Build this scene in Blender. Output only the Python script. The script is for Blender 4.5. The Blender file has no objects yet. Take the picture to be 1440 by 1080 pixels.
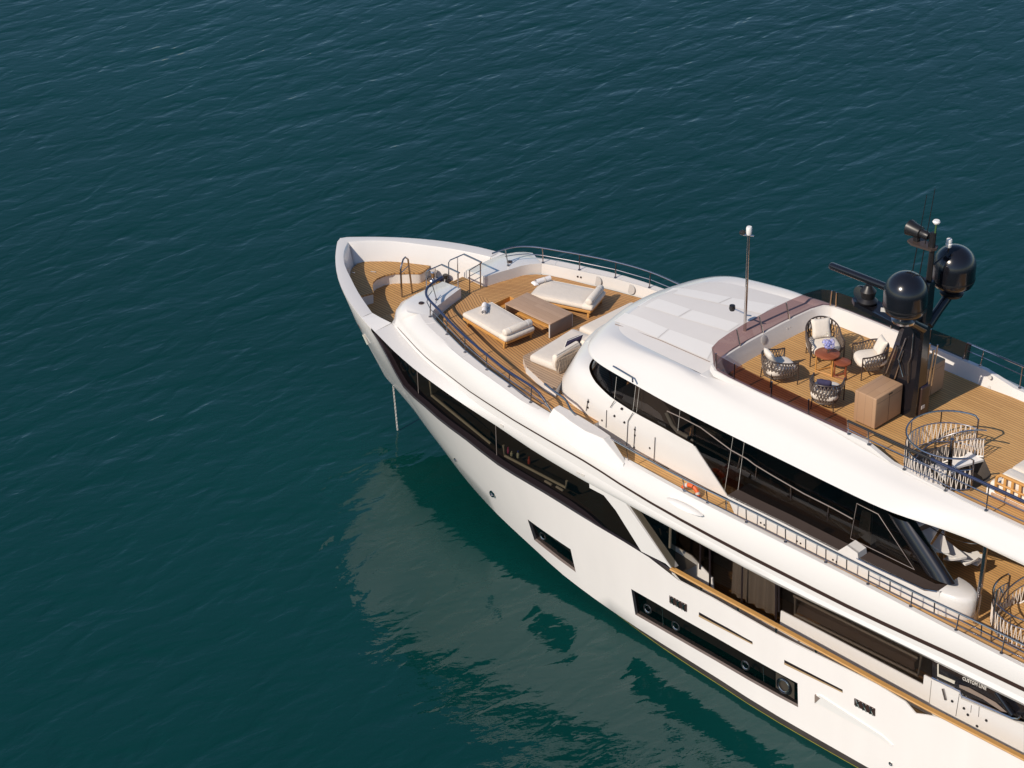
import bpy, bmesh, math, random
import numpy as np
from mathutils import Vector, Matrix, Quaternion
random.seed(7)
R = math.radians
scene = bpy.context.scene
COL = scene.collection

# ------------------------------------------------------------------ camera
# world axes: X runs from the bow towards the stern, Y to starboard, Z up, waterline z = 0 (metres)
FPX, PITCH, YAW = 3800.0, R(30.3), R(45.6)
CAM = np.array([50.82995, -44.99020, 39.84121])
_bow = np.array([-1, 0, 0.]); _stb = np.array([0, 1, 0.])
_h = math.cos(YAW) * _bow + math.sin(YAW) * _stb
_r = -math.sin(YAW) * _bow + math.cos(YAW) * _stb
_F = math.cos(PITCH) * _h - math.sin(PITCH) * np.array([0, 0, 1.])
_U = math.sin(PITCH) * _h + math.cos(PITCH) * np.array([0, 0, 1.])
cam_d = bpy.data.cameras.new("camera"); cam_d.sensor_width = 36.0; cam_d.lens = FPX / 1440 * 36
cam_d.clip_start = 0.5; cam_d.clip_end = 9000
cam = bpy.data.objects.new("camera", cam_d); COL.objects.link(cam)
cam.matrix_world = Matrix(((_r[0], _U[0], -_F[0], CAM[0]), (_r[1], _U[1], -_F[1], CAM[1]),
                           (_r[2], _U[2], -_F[2], CAM[2]), (0, 0, 0, 1)))
scene.camera = cam

# ------------------------------------------------------------------ sky, sun, exposure
SUN_EL = R(38)
sdir = Vector((-0.05, -1, 0)).normalized() * math.cos(SUN_EL) + Vector((0, 0, math.sin(SUN_EL)))
world = bpy.data.worlds.new("World"); scene.world = world; world.use_nodes = True
wn = world.node_tree; wn.nodes.clear()
sky = wn.nodes.new("ShaderNodeTexSky"); sky.sky_type = 'NISHITA'; sky.sun_disc = False
sky.sun_elevation = SUN_EL; sky.sun_rotation = R(183); sky.air_density = 1.0; sky.dust_density = 0.3; sky.ozone_density = 3.0; sky.altitude = 600
bg = wn.nodes.new("ShaderNodeBackground"); bg.inputs[1].default_value = 0.105
wo = wn.nodes.new("ShaderNodeOutputWorld")
wn.links.new(sky.outputs[0], bg.inputs[0]); wn.links.new(bg.outputs[0], wo.inputs[0])
sun_d = bpy.data.lights.new("sun", 'SUN'); sun_d.energy = 4.1; sun_d.angle = R(0.5); sun_d.color = (1.0, 0.88, 0.74)
sun = bpy.data.objects.new("sun", sun_d); COL.objects.link(sun)
sun.rotation_euler = (-sdir).to_track_quat('-Z', 'Y').to_euler(); sun.location = (0, -40, 60)
scene.view_settings.view_transform = 'Standard'; scene.view_settings.look = 'None'
scene.view_settings.exposure = 0.14; scene.view_settings.gamma = 1.0
scene.render.engine = 'CYCLES'
scene.cycles.max_bounces = 8; scene.cycles.transparent_max_bounces = 24

# ------------------------------------------------------------------ surveying helpers: sight lines measured in the photo meet known planes of the boat
def ray(px, py): return _F + _r * ((px - 720) / FPX) - _U * ((py - 540) / FPX)
def PZ(px, py, z):
    d = ray(px, py); return CAM + d * ((z - CAM[2]) / d[2])
def PY(px, py, y):
    d = ray(px, py); return CAM + d * ((y - CAM[1]) / d[1])
def PX(px, py, x):
    d = ray(px, py); return CAM + d * ((x - CAM[0]) / d[0])
def ON(px, py, yf):                       # sight line meets the port surface y = -yf(x, z)
    y = -3.0
    for _ in range(40):
        P = PY(px, py, y); y = 0.5 * y - 0.5 * yf(P[0], P[2])
    return PY(px, py, y)
def zz(ox, oy, k, pts): return [(ox + a / k, oy + b / k) for a, b in pts]

# ------------------------------------------------------------------ mesh helpers
class MB:
    def __init__(s): s.v = []; s.f = []; s.uv = None
    def add(s, vs, fs):
        n = len(s.v); s.v += [tuple(map(float, p)) for p in vs]; s.f += [tuple(i + n for i in f) for f in fs]; return s
    def grid(s, rows, closed=False, flip=False):
        m = len(rows[0]); vs = [p for r in rows for p in r]; fs = []
        for i in range(len(rows) - 1):
            for j in range(m if closed else m - 1):
                a, b, c, d = i * m + j, i * m + (j + 1) % m, (i + 1) * m + (j + 1) % m, (i + 1) * m + j
                fs.append((a, d, c, b) if flip else (a, b, c, d))
        return s.add(vs, fs)
    def tube(s, pts, r, n=8, closed=False, cap=True):
        pts = [Vector(p) for p in pts]
        if len(pts) < 2: return s
        rad = r if hasattr(r, '__len__') else [r] * len(pts)
        T = []
        for i in range(len(pts)):
            if closed: t = pts[(i + 1) % len(pts)] - pts[i - 1]
            else: t = pts[min(i + 1, len(pts) - 1)] - pts[max(i - 1, 0)]
            T.append(t.normalized() if t.length > 1e-9 else Vector((0, 0, 1)))
        up = Vector((0, 0, 1)) if abs(T[0].z) < .95 else Vector((1, 0, 0))
        u = T[0].cross(up).normalized(); rows = []
        for i, p in enumerate(pts):
            u = (u - T[i] * u.dot(T[i]))
            u = u.normalized() if u.length > 1e-6 else T[i].orthogonal().normalized()
            w = T[i].cross(u)
            rows.append([p + (u * math.cos(2 * math.pi * k / n) + w * math.sin(2 * math.pi * k / n)) * rad[i] for k in range(n)])
        if closed: rows.append(rows[0])
        b = len(s.v); s.grid(rows, closed=True)
        if cap and not closed:
            s.f.append(tuple(b + k for k in range(n))[::-1]); e = b + (len(rows) - 1) * n; s.f.append(tuple(e + k for k in range(n)))
        return s
    def prism(s, poly, z0, z1):           # plan polygon raised between two heights
        n = len(poly); vs = [(p[0], p[1], z0) for p in poly] + [(p[0], p[1], z1) for p in poly]
        fs = [tuple(range(n))[::-1], tuple(range(n, 2 * n))] + [(i, (i + 1) % n, n + (i + 1) % n, n + i) for i in range(n)]
        return s.add(vs, fs)
    def slab(s, poly, off):               # 3-D polygon with thickness along a vector
        n = len(poly); P = [Vector(p) for p in poly]; o = Vector(off)
        fs = [tuple(range(n)), tuple(range(n, 2 * n))[::-1]] + [(i, n + i, n + (i + 1) % n, (i + 1) % n) for i in range(n)]
        return s.add([*P, *[p + o for p in P]], fs)
    def box(s, c, d, rz=0, bev=0.0, M=None):
        bm = bmesh.new(); bmesh.ops.create_cube(bm, size=1)
        for v in bm.verts: v.co = Vector((v.co.x * d[0], v.co.y * d[1], v.co.z * d[2]))
        if bev > 0: bmesh.ops.bevel(bm, geom=bm.edges[:], offset=min(bev, min(d) * .49), segments=3, affect='EDGES', profile=.5)
        X = Matrix.Translation(Vector(c)) @ (M if M is not None else Matrix.Rotation(rz, 4, 'Z'))
        bm.verts.ensure_lookup_table(); bm.verts.index_update()
        s.add([X @ v.co for v in bm.verts], [tuple(v.index for v in f.verts) for f in bm.faces]); bm.free(); return s
    def lathe(s, prof, c=(0, 0, 0), n=28, M=None):
        X = Matrix.Translation(Vector(c)) @ (M if M is not None else Matrix.Identity(4))
        rows = [[X @ Vector((r * math.cos(2 * math.pi * k / n), r * math.sin(2 * math.pi * k / n), z)) for k in range(n)] for r, z in prof]
        return s.grid(rows, closed=True)
    def build(s, name, mat, parent=None, smooth=38, fix=True, mats=None):
        me = bpy.data.meshes.new(name); me.from_pydata(s.v, [], s.f); me.update()
        bm = bmesh.new(); bm.from_mesh(me)
        bmesh.ops.remove_doubles(bm, verts=bm.verts[:], dist=1e-5)
        if fix: bmesh.ops.recalc_face_normals(bm, faces=bm.faces[:])
        if s.uv:
            L = bm.loops.layers.uv.new("UVMap")
            for f in bm.faces:
                for l in f.loops: l[L].uv = s.uv(l.vert.co)
        bm.to_mesh(me); bm.free()
        if mat: me.materials.append(mat)
        if smooth:
            for p in me.polygons: p.use_smooth = True
            me.set_sharp_from_angle(angle=R(smooth))
        o = bpy.data.objects.new(name, me); COL.objects.link(o)
        if parent is not None: adopt(o, parent)
        return o
def adopt(o, parent):
    o.parent = parent
    o.matrix_parent_inverse = parent.matrix_basis.inverted() if parent.parent is None else Matrix.Identity(4)
def tag(o, label=None, cat=None, group=None, kind=None):
    if label: o["label"] = label
    if cat: o["category"] = cat
    if group: o["group"] = group
    if kind: o["kind"] = kind
    return o
def thing(name, loc, label, cat, group=None, rz=0):
    o = bpy.data.objects.new(name, None); COL.objects.link(o); o.empty_display_size = .2
    o.location = loc; o.rotation_euler = (0, 0, rz); return tag(o, label, cat, group)
def copy_tree(o, parent=None):
    c = o.copy(); COL.objects.link(c)
    if parent is not None: c.parent = parent
    for ch in list(o.children): copy_tree(ch, c)
    return c
def mirror(pts): return [(p[0], -p[1], p[2]) for p in pts]
def spline(pts, n, closed=False):         # Catmull-Rom
    P = [Vector(p) for p in pts]; m = len(P); out = []
    segs = m if closed else m - 1
    for i in range(segs):
        g = lambda k: P[k % m] if closed else P[max(0, min(m - 1, k))]
        p0, p1, p2, p3 = g(i - 1), g(i), g(i + 1), g(i + 2)
        for k in range(n):
            t = k / n
            out.append(.5 * ((2 * p1) + (p2 - p0) * t + (2 * p0 - 5 * p1 + 4 * p2 - p3) * t * t + (3 * p1 - p0 - 3 * p2 + p3) * t ** 3))
    if not closed: out.append(P[-1])
    return out
def tab(*xy):
    a = np.array(xy, float); return lambda x: float(np.interp(x, a[:, 0], a[:, 1]))
def stab(*xy):                            # smooth monotone table (PCHIP)
    a = np.array(xy, float); x, y = a[:, 0], a[:, 1]; h = np.diff(x); d = np.diff(y) / h; m = np.zeros(len(x))
    m[0], m[-1] = d[0], d[-1]
    for i in range(1, len(x) - 1):
        if d[i - 1] * d[i] > 0:
            w1, w2 = 2 * h[i] + h[i - 1], h[i] + 2 * h[i - 1]; m[i] = (w1 + w2) / (w1 / d[i - 1] + w2 / d[i])
    def f(q):
        q = min(max(q, x[0]), x[-1]); i = min(int(np.searchsorted(x, q, 'right')) - 1, len(x) - 2); i = max(i, 0)
        t = (q - x[i]) / h[i]
        return float((2*t**3-3*t*t+1)*y[i] + (t**3-2*t*t+t)*h[i]*m[i] + (-2*t**3+3*t*t)*y[i+1] + (t**3-t*t)*h[i]*m[i+1])
    return f

# ------------------------------------------------------------------ materials
def N(nt, t, **kw):
    n = nt.nodes.new(t)
    for k, v in kw.items(): setattr(n, k, v)
    return n
def mat(name, base, rough=.5, metal=0., var=.06, vscale=3., bump=0., bscale=60., coat=0., spec=.5, sheen=0., vmap=None):
    m = bpy.data.materials.new(name); m.use_nodes = True; nt = m.node_tree; b = nt.nodes["Principled BSDF"]
    b.inputs["Roughness"].default_value = rough; b.inputs["Metallic"].default_value = metal
    b.inputs["Specular IOR Level"].default_value = spec; b.inputs["Coat Weight"].default_value = coat
    b.inputs["Coat Roughness"].default_value = .04
    if sheen: b.inputs["Sheen Weight"].default_value = sheen
    tc = N(nt, "ShaderNodeTexCoord"); no = N(nt, "ShaderNodeTexNoise"); no.inputs["Scale"].default_value = vscale; no.inputs["Detail"].default_value = 5
    if vmap:
        vm = N(nt, "ShaderNodeMapping"); vm.inputs["Scale"].default_value = vmap; nt.links.new(tc.outputs["Object"], vm.inputs[0]); nt.links.new(vm.outputs[0], no.inputs["Vector"])
    else: nt.links.new(tc.outputs["Object"], no.inputs["Vector"])
    mx = N(nt, "ShaderNodeMix", data_type='RGBA', blend_type='MIX')
    mx.inputs[6].default_value = (*[c * (1 - var) for c in base], 1); mx.inputs[7].default_value = (*[min(1, c * (1 + var)) for c in base], 1)
    nt.links.new(no.outputs[0], mx.inputs[0]); nt.links.new(mx.outputs[2], b.inputs["Base Color"])
    if bump:
        n2 = N(nt, "ShaderNodeTexNoise"); n2.inputs["Scale"].default_value = bscale; n2.inputs["Detail"].default_value = 3
        nt.links.new(tc.outputs["Object"], n2.inputs["Vector"])
        bp = N(nt, "ShaderNodeBump"); bp.inputs["Strength"].default_value = bump; bp.inputs["Distance"].default_value = .01
        nt.links.new(n2.outputs[0], bp.inputs["Height"]); nt.links.new(bp.outputs[0], b.inputs["Normal"])
    return m
def teak(name, cols, pitch=.055, coord="Object", axis=1, rough=.6, caulk=(.05, .03, .02), gap=.13, wear=.25):
    m = bpy.data.materials.new(name); m.use_nodes = True; nt = m.node_tree; b = nt.nodes["Principled BSDF"]; L = nt.links.new
    b.inputs["Roughness"].default_value = rough; b.inputs["Specular IOR Level"].default_value = .3
    tc = N(nt, "ShaderNodeTexCoord"); sp = N(nt, "ShaderNodeSeparateXYZ"); L(tc.outputs[coord], sp.inputs[0])
    def math_(op, a, bb=None):
        n = N(nt, "ShaderNodeMath", operation=op)
        for i, v in enumerate((a, bb)):
            if v is None: continue
            if isinstance(v, (int, float)): n.inputs[i].default_value = v
            else: L(v, n.inputs[i])
        return n.outputs[0]
    across, along = (sp.outputs[1], sp.outputs[0]) if axis == 1 else (sp.outputs[0], sp.outputs[1])
    q = math_('DIVIDE', across, pitch); fl = math_('FLOOR', q); fr = math_('FRACT', q)
    wv = N(nt, "ShaderNodeTexWhiteNoise", noise_dimensions='1D'); L(fl, wv.inputs["W"])
    al = math_('ADD', math_('DIVIDE', along, 2.3), math_('MULTIPLY', wv.outputs[0], 7.0)); seg = math_('FLOOR', al)
    wv2 = N(nt, "ShaderNodeTexWhiteNoise", noise_dimensions='2D'); cb = N(nt, "ShaderNodeCombineXYZ"); L(fl, cb.inputs[0]); L(seg, cb.inputs[1]); L(cb.outputs[0], wv2.inputs["Vector"])
    mp = N(nt, "ShaderNodeMapping"); mp.inputs["Scale"].default_value = (2, 30, 2) if axis == 1 else (30, 2, 2); L(tc.outputs[coord], mp.inputs[0])
    gn = N(nt, "ShaderNodeTexNoise"); gn.inputs["Scale"].default_value = 3; gn.inputs["Detail"].default_value = 4; L(mp.outputs[0], gn.inputs["Vector"])
    big = N(nt, "ShaderNodeTexNoise"); big.inputs["Scale"].default_value = .9; big.inputs["Detail"].default_value = 5; L(tc.outputs["Object"], big.inputs["Vector"])
    f = math_('ADD', math_('MULTIPLY', wv2.outputs[0], .5), math_('MULTIPLY', gn.outputs[0], .5))
    f = math_('ADD', math_('MULTIPLY', f, 1 - wear), math_('MULTIPLY', big.outputs[0], wear))
    cr = N(nt, "ShaderNodeValToRGB"); cr.color_ramp.elements[0].color = (*cols[0], 1); cr.color_ramp.elements[1].color = (*cols[1], 1)
    cr.color_ramp.elements[0].position = .2; cr.color_ramp.elements[1].position = .8; L(f, cr.inputs[0])
    lt = math_('LESS_THAN', fr, gap)
    mx = N(nt, "ShaderNodeMix", data_type='RGBA'); L(lt, mx.inputs[0]); L(cr.outputs[0], mx.inputs[6]); mx.inputs[7].default_value = (*caulk, 1)
    L(mx.outputs[2], b.inputs["Base Color"]); return m
def glass(name, tint, refl=1.0, rough=0.0):
    m = bpy.data.materials.new(name); m.use_nodes = True; nt = m.node_tree; nt.nodes.clear(); L = nt.links.new
    tr = N(nt, "ShaderNodeBsdfTransparent"); tr.inputs[0].default_value = (*tint, 1)
    gl = N(nt, "ShaderNodeBsdfGlossy"); gl.inputs["Roughness"].default_value = rough
    no = N(nt, "ShaderNodeTexNoise"); no.inputs["Scale"].default_value = 1.2
    bp = N(nt, "ShaderNodeBump"); bp.inputs["Strength"].default_value = .02; L(no.outputs[0], bp.inputs["Height"]); L(bp.outputs[0], gl.inputs["Normal"])
    fr = N(nt, "ShaderNodeFresnel"); ge = N(nt, "ShaderNodeNewGeometry"); io = N(nt, "ShaderNodeMapRange")
    io.inputs[3].default_value = 1.5; io.inputs[4].default_value = 1 / 1.5      # same reflectance from both faces of a thin pane
    L(ge.outputs["Backfacing"], io.inputs[0]); L(io.outputs[0], fr.inputs[0])
    mu = N(nt, "ShaderNodeMath", operation='MULTIPLY'); mu.inputs[1].default_value = refl; L(fr.outputs[0], mu.inputs[0])
    mx = N(nt, "ShaderNodeMixShader"); L(mu.outputs[0], mx.inputs[0]); L(tr.outputs[0], mx.inputs[1]); L(gl.outputs[0], mx.inputs[2])
    o = N(nt, "ShaderNodeOutputMaterial"); L(mx.outputs[0], o.inputs[0]); return m
M = dict(
    gel=mat("white_gelcoat", (.665, .645, .62), .22, var=.02, vscale=.6, coat=.35),  # superstructure white, darkened in colour to offset the strong sun on it
    gelh=mat("white_gelcoat_hull_lightened", (.87, .825, .79), .2, var=.045, vscale=1.0, coat=.4, vmap=(1.6, 1.6, .22)),  # same white gelcoat, lightened in colour to stand in for more light
    gel2=mat("white_gelcoat_deck", (.76, .74, .71), .45, var=.025, vscale=.8),
    nonskid=mat("nonskid_grey", (.68, .65, .62), .7, var=.03, vscale=2, bump=.2, bscale=150),
    disc=mat("speaker_grey", (.44, .42, .40), .7),
    panelw=mat("nonskid_white", (.77, .745, .71), .6, var=.02, vscale=2),
    boot=mat("boot_stripe_paint", (.055, .045, .042), .5, var=.4, vscale=1.5),
    yellow=mat("algae_line", (.28, .25, .03), .7, var=.3),
    stripe=mat("dark_brown_stripe", (.04, .022, .018), .35),
    skyrail=mat("rail_sky_reflection", (.018, .028, .075), .35, var=.15),  # navy paints in the blue sky mirrored by the polished port rails
    black=mat("black_gloss", (.008, .008, .011), .2, coat=.35, var=.2),
    blackm=mat("black_satin", (.012, .011, .012), .4, var=.2),
    sill=mat("dark_sill", (.014, .009, .011), .35, var=.1),
    steel=mat("stainless_steel", (.62, .58, .55), .16, metal=1., var=.05),
    rail=mat("polished_rail", (.36, .34, .35), .18, metal=1., var=.08),
    cushion=mat("cream_fabric", (.64, .575, .50), .9, var=.07, vscale=4, bump=.7, bscale=9, sheen=.2),
    cushion2=mat("ivory_fabric", (.70, .635, .55), .9, var=.06, vscale=5, bump=.7, bscale=11, sheen=.2),
    towel=mat("white_towel", (.78, .75, .74), .95, var=.04, vscale=12, bump=.5, bscale=160),
    navy=mat("navy_fabric", (.035, .03, .075), .9, var=.25, vscale=10, bump=.2, bscale=200),
    rope=mat("brown_rope", (.15, .115, .092), .8, var=.25, vscale=40),
    roped=mat("beige_rope", (.42, .33, .25), .85, var=.2, vscale=30),
    ropew=mat("white_rope", (.74, .66, .58), .85, var=.12, vscale=30),
    chair=mat("brown_metal", (.05, .035, .03), .45, var=.15),
    mahog=teak("red_wood", ((.17, .045, .02), (.33, .10, .045)), pitch=.1, gap=.03, rough=.4, caulk=(.10, .03, .015)),
    orange_wood=mat("golden_teak", (.52, .26, .07), .5, var=.18, vscale=14),
    cabinet=teak("weathered_oak", ((.35, .21, .12), (.43, .27, .16)), pitch=.21, axis=0, gap=.03, rough=.55, caulk=(.20, .12, .08)),
    tabletop=teak("oak_planks", ((.36, .235, .155), (.47, .32, .22)), pitch=.17, axis=1, gap=.02, rough=.55, caulk=(.2, .13, .09)),
    capteak=mat("varnished_teak", (.50, .27, .085), .4, var=.14, vscale=8),
    teak=teak("teak_deck", ((.44, .24, .088), (.63, .375, .145)), pitch=.085, gap=.2, caulk=(.22, .13, .065), wear=.45),
    teak_fore=teak("teak_foredeck", ((.38, .195, .078), (.56, .32, .128)), coord="UV", pitch=.085, gap=.18, caulk=(.09, .05, .03), wear=.5),
    teak_bow=teak("teak_bow", ((.40, .215, .08), (.55, .32, .122)), wear=.45, pitch=.095, gap=.18, caulk=(.12, .065, .03)),
    teak_grey=teak("teak_grey", ((.36, .25, .165), (.45, .32, .215)), pitch=.09, gap=.16, caulk=(.12, .08, .06)),
    window=glass("tinted_window", (.40, .37, .32), 1.0),
    window2=glass("dark_window", (.36, .34, .325), 1.0),
    salonglass=glass("saloon_window", (.60, .57, .55), 1.0),
    bronze=glass("bronze_glass", (.42, .285, .29), .9),
    clear=glass("grey_glass", (.42, .38, .36), 1.2),
    ledge=mat("brown_ledge", (.055, .04, .035), .5, var=.1),
    slotwood=mat("slot_bronze", (.42, .29, .16), .5, var=.1),  # brownish bronze of the slot sills
    reveal=mat("window_reveal", (.20, .165, .15), .5),
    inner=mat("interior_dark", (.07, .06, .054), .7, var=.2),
    innerb=mat("interior_brown", (.22, .17, .14), .7, var=.12),
    innerl=mat("interior_light", (.52, .49, .42), .7, var=.1),
    curtain=mat("curtain_fabric", (.55, .52, .46), .9, var=.08),
    red=mat("red_cover", (.22, .02, .018), .6, var=.15),
    orange=mat("orange_lifebuoy", (.68, .11, .02), .5, var=.08),
    white=mat("white_plastic", (.78, .76, .73), .35),
    blueflower=mat("blue_petals", (.32, .34, .70), .8, var=.35, vscale=60),
    leaf=mat("green_leaf", (.05, .11, .03), .6, var=.3),
    clear_v=glass("vase_glass", (.85, .88, .88), 1.0),
    letter=mat("grey_lettering", (.55, .52, .48), .5),
    bottle_a=mat("pink_bottle", (.55, .10, .25), .3), bottle_b=mat("blue_bottle", (.06, .08, .40), .3),
    bottle_c=mat("pale_bottle", (.60, .62, .50), .3), bottle_d=mat("red_bottle", (.45, .08, .05), .3),
)

# ------------------------------------------------------------------ the sea
def water_material():
    m = bpy.data.materials.new("sea_water"); m.use_nodes = True; nt = m.node_tree; b = nt.nodes["Principled BSDF"]; L = nt.links.new
    b.inputs["Specular Tint"].default_value = (.72, .93, 1.0, 1); b.inputs["Roughness"].default_value = .0; b.inputs["IOR"].default_value = 1.41
    tc = N(nt, "ShaderNodeTexCoord")
    n0 = N(nt, "ShaderNodeTexNoise"); n0.inputs["Scale"].default_value = .035; n0.inputs["Detail"].default_value = 3; L(tc.outputs["Object"], n0.inputs["Vector"])
    cr = N(nt, "ShaderNodeValToRGB"); cr.color_ramp.elements[0].color = (.0008, .0275, .0240, 1); cr.color_ramp.elements[1].color = (.0016, .0350, .0330, 1)
    cr.color_ramp.elements[0].position = .35; cr.color_ramp.elements[1].position = .65
    L(n0.outputs[0], cr.inputs[0]); L(cr.outputs[0], b.inputs["Base Color"])
    def noise(rz, sx, sy, scale, detail, rough, dist=0.):
        mp = N(nt, "ShaderNodeMapping"); mp.inputs["Rotation"].default_value = (0, 0, rz); L(tc.outputs["Object"], mp.inputs[0])
        m2 = N(nt, "ShaderNodeMapping"); m2.inputs["Scale"].default_value = (sx, sy, 1); L(mp.outputs[0], m2.inputs[0])
        n = N(nt, "ShaderNodeTexNoise"); n.inputs["Scale"].default_value = scale; n.inputs["Detail"].default_value = detail
        n.inputs["Roughness"].default_value = rough; n.inputs["Distortion"].default_value = dist; L(m2.outputs[0], n.inputs["Vector"]); return n.outputs[0]
    def mth(op, a, c):
        n = N(nt, "ShaderNodeMath", operation=op)
        for i, v in enumerate((a, c)):
            if isinstance(v, (int, float)): n.inputs[i].default_value = v
            else: L(v, n.inputs[i])
        return n.outputs[0]
    a1 = R(16)                            # crests lie roughly athwart the boat
    w1 = noise(a1, 1, .36, .66, 3, .45, .25)
    w2 = noise(a1 - .30, 1, .40, 1.9, 3, .38, .35); gust = noise(.4, 1, .5, .045, 3, .5)
    w3 = noise(a1 + .25, 1, .5, 4.6, 3, .5)
    def ridge(w): return mth('POWER', mth('SUBTRACT', 1., mth('ABSOLUTE', mth('SUBTRACT', mth('MULTIPLY', w, 2.), 1.), 0)), 1.6)
    w1 = mth('ADD', mth('MULTIPLY', w1, .55), mth('MULTIPLY', ridge(w1), .12)); w2 = mth('ADD', mth('MULTIPLY', w2, .7), mth('MULTIPLY', ridge(w2), .16))
    h = mth('ADD', mth('MULTIPLY', w1, 1.0), mth('ADD', mth('MULTIPLY', w2, .46), mth('MULTIPLY', w3, .075)))
    # the lee of the hull is calmer than the open water
    sp = N(nt, "ShaderNodeSeparateXYZ"); L(tc.outputs["Object"], sp.inputs[0])
    dx = mth('SUBTRACT', sp.outputs[0], 15.); dy = mth('ADD', sp.outputs[1], 6.)
    d = mth('SQRT', mth('ADD', mth('MULTIPLY', dx, mth('MULTIPLY', dx, .55)), mth('MULTIPLY', dy, dy)), 0)
    mr = N(nt, "ShaderNodeMapRange"); mr.interpolation_type = 'SMOOTHSTEP'; L(d, mr.inputs[0])
    mr.inputs[1].default_value = 3; mr.inputs[2].default_value = 15; mr.inputs[3].default_value = .34; mr.inputs[4].default_value = .39
    hh = mth('MULTIPLY', h, mth('MULTIPLY', mr.outputs[0], mth('ADD', .45, mth('MULTIPLY', gust, 1.1))))
    bp = N(nt, "ShaderNodeBump"); bp.inputs["Strength"].default_value = 1.0; bp.inputs["Distance"].default_value = .34
    L(hh, bp.inputs["Height"]); L(bp.outputs[0], b.inputs["Normal"]); return m
S = 4500
w = MB().add([(-S, -S, 0), (S, -S, 0), (S, S, 0), (-S, S, 0)], [(0, 1, 2, 3)]).build("sea_water", water_material(), smooth=0)
tag(w, kind="structure")

# ------------------------------------------------------------------ the yacht: lines of the hull (half-beams)
yacht = thing("motor_yacht", (14, 0, 0), "large white three deck motor yacht with teak decks and black mast, at anchor", "yacht")
def part(mb, name, m, parent=None, smooth=38, **k): return mb.build(name, m, parent if parent is not None else yacht, smooth=smooth, **k)
YS = stab((-.2, 0), (0, .0), (.08, .16), (.2, .30), (.35, .46), (.76, .87), (1.52, 1.5), (1.96, 1.8), (2.42, 2.07), (3, 2.35), (3.8, 2.66), (4.8, 2.97), (5.8, 3.25), (6.9, 3.46), (8, 3.55), (9.5, 3.61), (11.5, 3.64), (30, 3.65))
K1Z = stab((0, 5.03), (3, 4.99), (3.8, 4.95), (5.23, 4.90), (6.7, 4.83), (8.45, 4.67), (9.73, 4.56), (11.3, 4.38), (12.9, 4.28), (15, 4.23), (17, 4.18), (19, 4.15), (21.2, 4.21), (23.1, 4.25), (26, 4.31), (30, 4.4))
hp = [(540, 495), (553.3, 520), (563.3, 540), (576.7, 555), (601.7, 576.7), (620, 593.3), (651.7, 616.7), (706, 658.3), (764.5, 693.3), (830.5, 734.2), (900.6, 776), (920, 788.6), (944, 803), (957, 818), (996, 838), (1089.5, 891), (1180, 936), (1265, 979)]
_c4 = [ON(px, py, lambda x, z: YS(x)) for px, py in hp]
C4Z = stab((0, 5.0), (3.6, 4.93), (4.3, 4.86), *[(p[0], p[2]) for p in _c4 if p[0] > 4.75], (23.1, 2.62), (23.7, 2.86), (30, 2.9))
YCH = stab((1.55, 0), (2.0, .27), (2.56, .48), (3.73, .93), (4.8, 1.33), (5.74, 1.66), (7.34, 2.13), (8.77, 2.46), (10.08, 2.65), (11.44, 2.83), (13.2, 2.97), (15.4, 3.10), (16.8, 3.19), (18.8, 3.34), (21.4, 3.39), (24, 3.43), (30, 3.45))
ZCH = stab((1.55, 1.45), (3.73, 1.5), (4.8, 1.4), (5.74, 1.3), (6.5, 1.15), (7.34, 1.0), (8.77, .8), (10.08, .6), (11.44, .4), (13.2, .26), (15, .2), (30, .2))
YWL = stab((5.2, 0), (5.8, .05), (7.34, .70), (8.77, 1.30), (10.08, 1.80), (11.44, 2.28), (13.2, 2.72), (15.4, 3.04), (16.8, 3.16), (18.8, 3.32), (21.4, 3.37), (30, 3.4))
def hy(x, z):                             # half-beam of the side above the chine
    s = (z - ZCH(x)) / max(.1, C4Z(x) - ZCH(x)); return YCH(x) + (YS(x) - YCH(x)) * min(max(s, 0), 1)
def onhull(px, py): return ON(px, py, hy)
W1 = [onhull(*p) for p in [(744.4, 732), (803.3, 773), (808.8, 804), (749, 757.5)]]
W2 = [onhull(*p) for p in [(889, 829), (1121.5, 960.7), (1122.5, 994.7), (892, 863.5)]]
xw = [(W1[0][0] + W1[3][0]) / 2, (W1[1][0] + W1[2][0]) / 2, (W2[0][0] + W2[3][0]) / 2, (W2[1][0] + W2[2][0]) / 2]
ZB = tab((0, 2.5), (4, 2.2), (8, 1.75), (xw[0], W1[3][2]), (xw[1], W1[2][2]), (xw[2], W2[3][2]), (xw[3], W2[2][2]), (30, W2[2][2] - .05))
ZT = tab((0, 3.6), (4, 3.3), (8, 2.5), (xw[0], W1[0][2]), (xw[1], W1[1][2]), (xw[2], W2[0][2]), (xw[3], W2[1][2]), (30, W2[1][2] - .05))
XS = sorted(set([0, .03, .08, .14, .22, .32, .45, .6, .8, 1.05, 1.3, 1.6, 1.95, 2.3, 2.7, 3.1, 3.5, 3.9, 4.3, 4.7, 5.1, 5.5, 6, 6.5, 7, 7.5, 8, 8.6, 9.2, 9.8, 10.8, 11.4, 12.6, 13.2, 13.8, 15, 16, 17, 18, 19, 20.4, 21, 22, 22.8, 23.1, 23.4, 23.8, 24.5, 26, 28, 29.3] + [round(x, 4) for x in xw]))
def fall(X, k=9.): return max(0., 1 - X / k) ** 1.4
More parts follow.
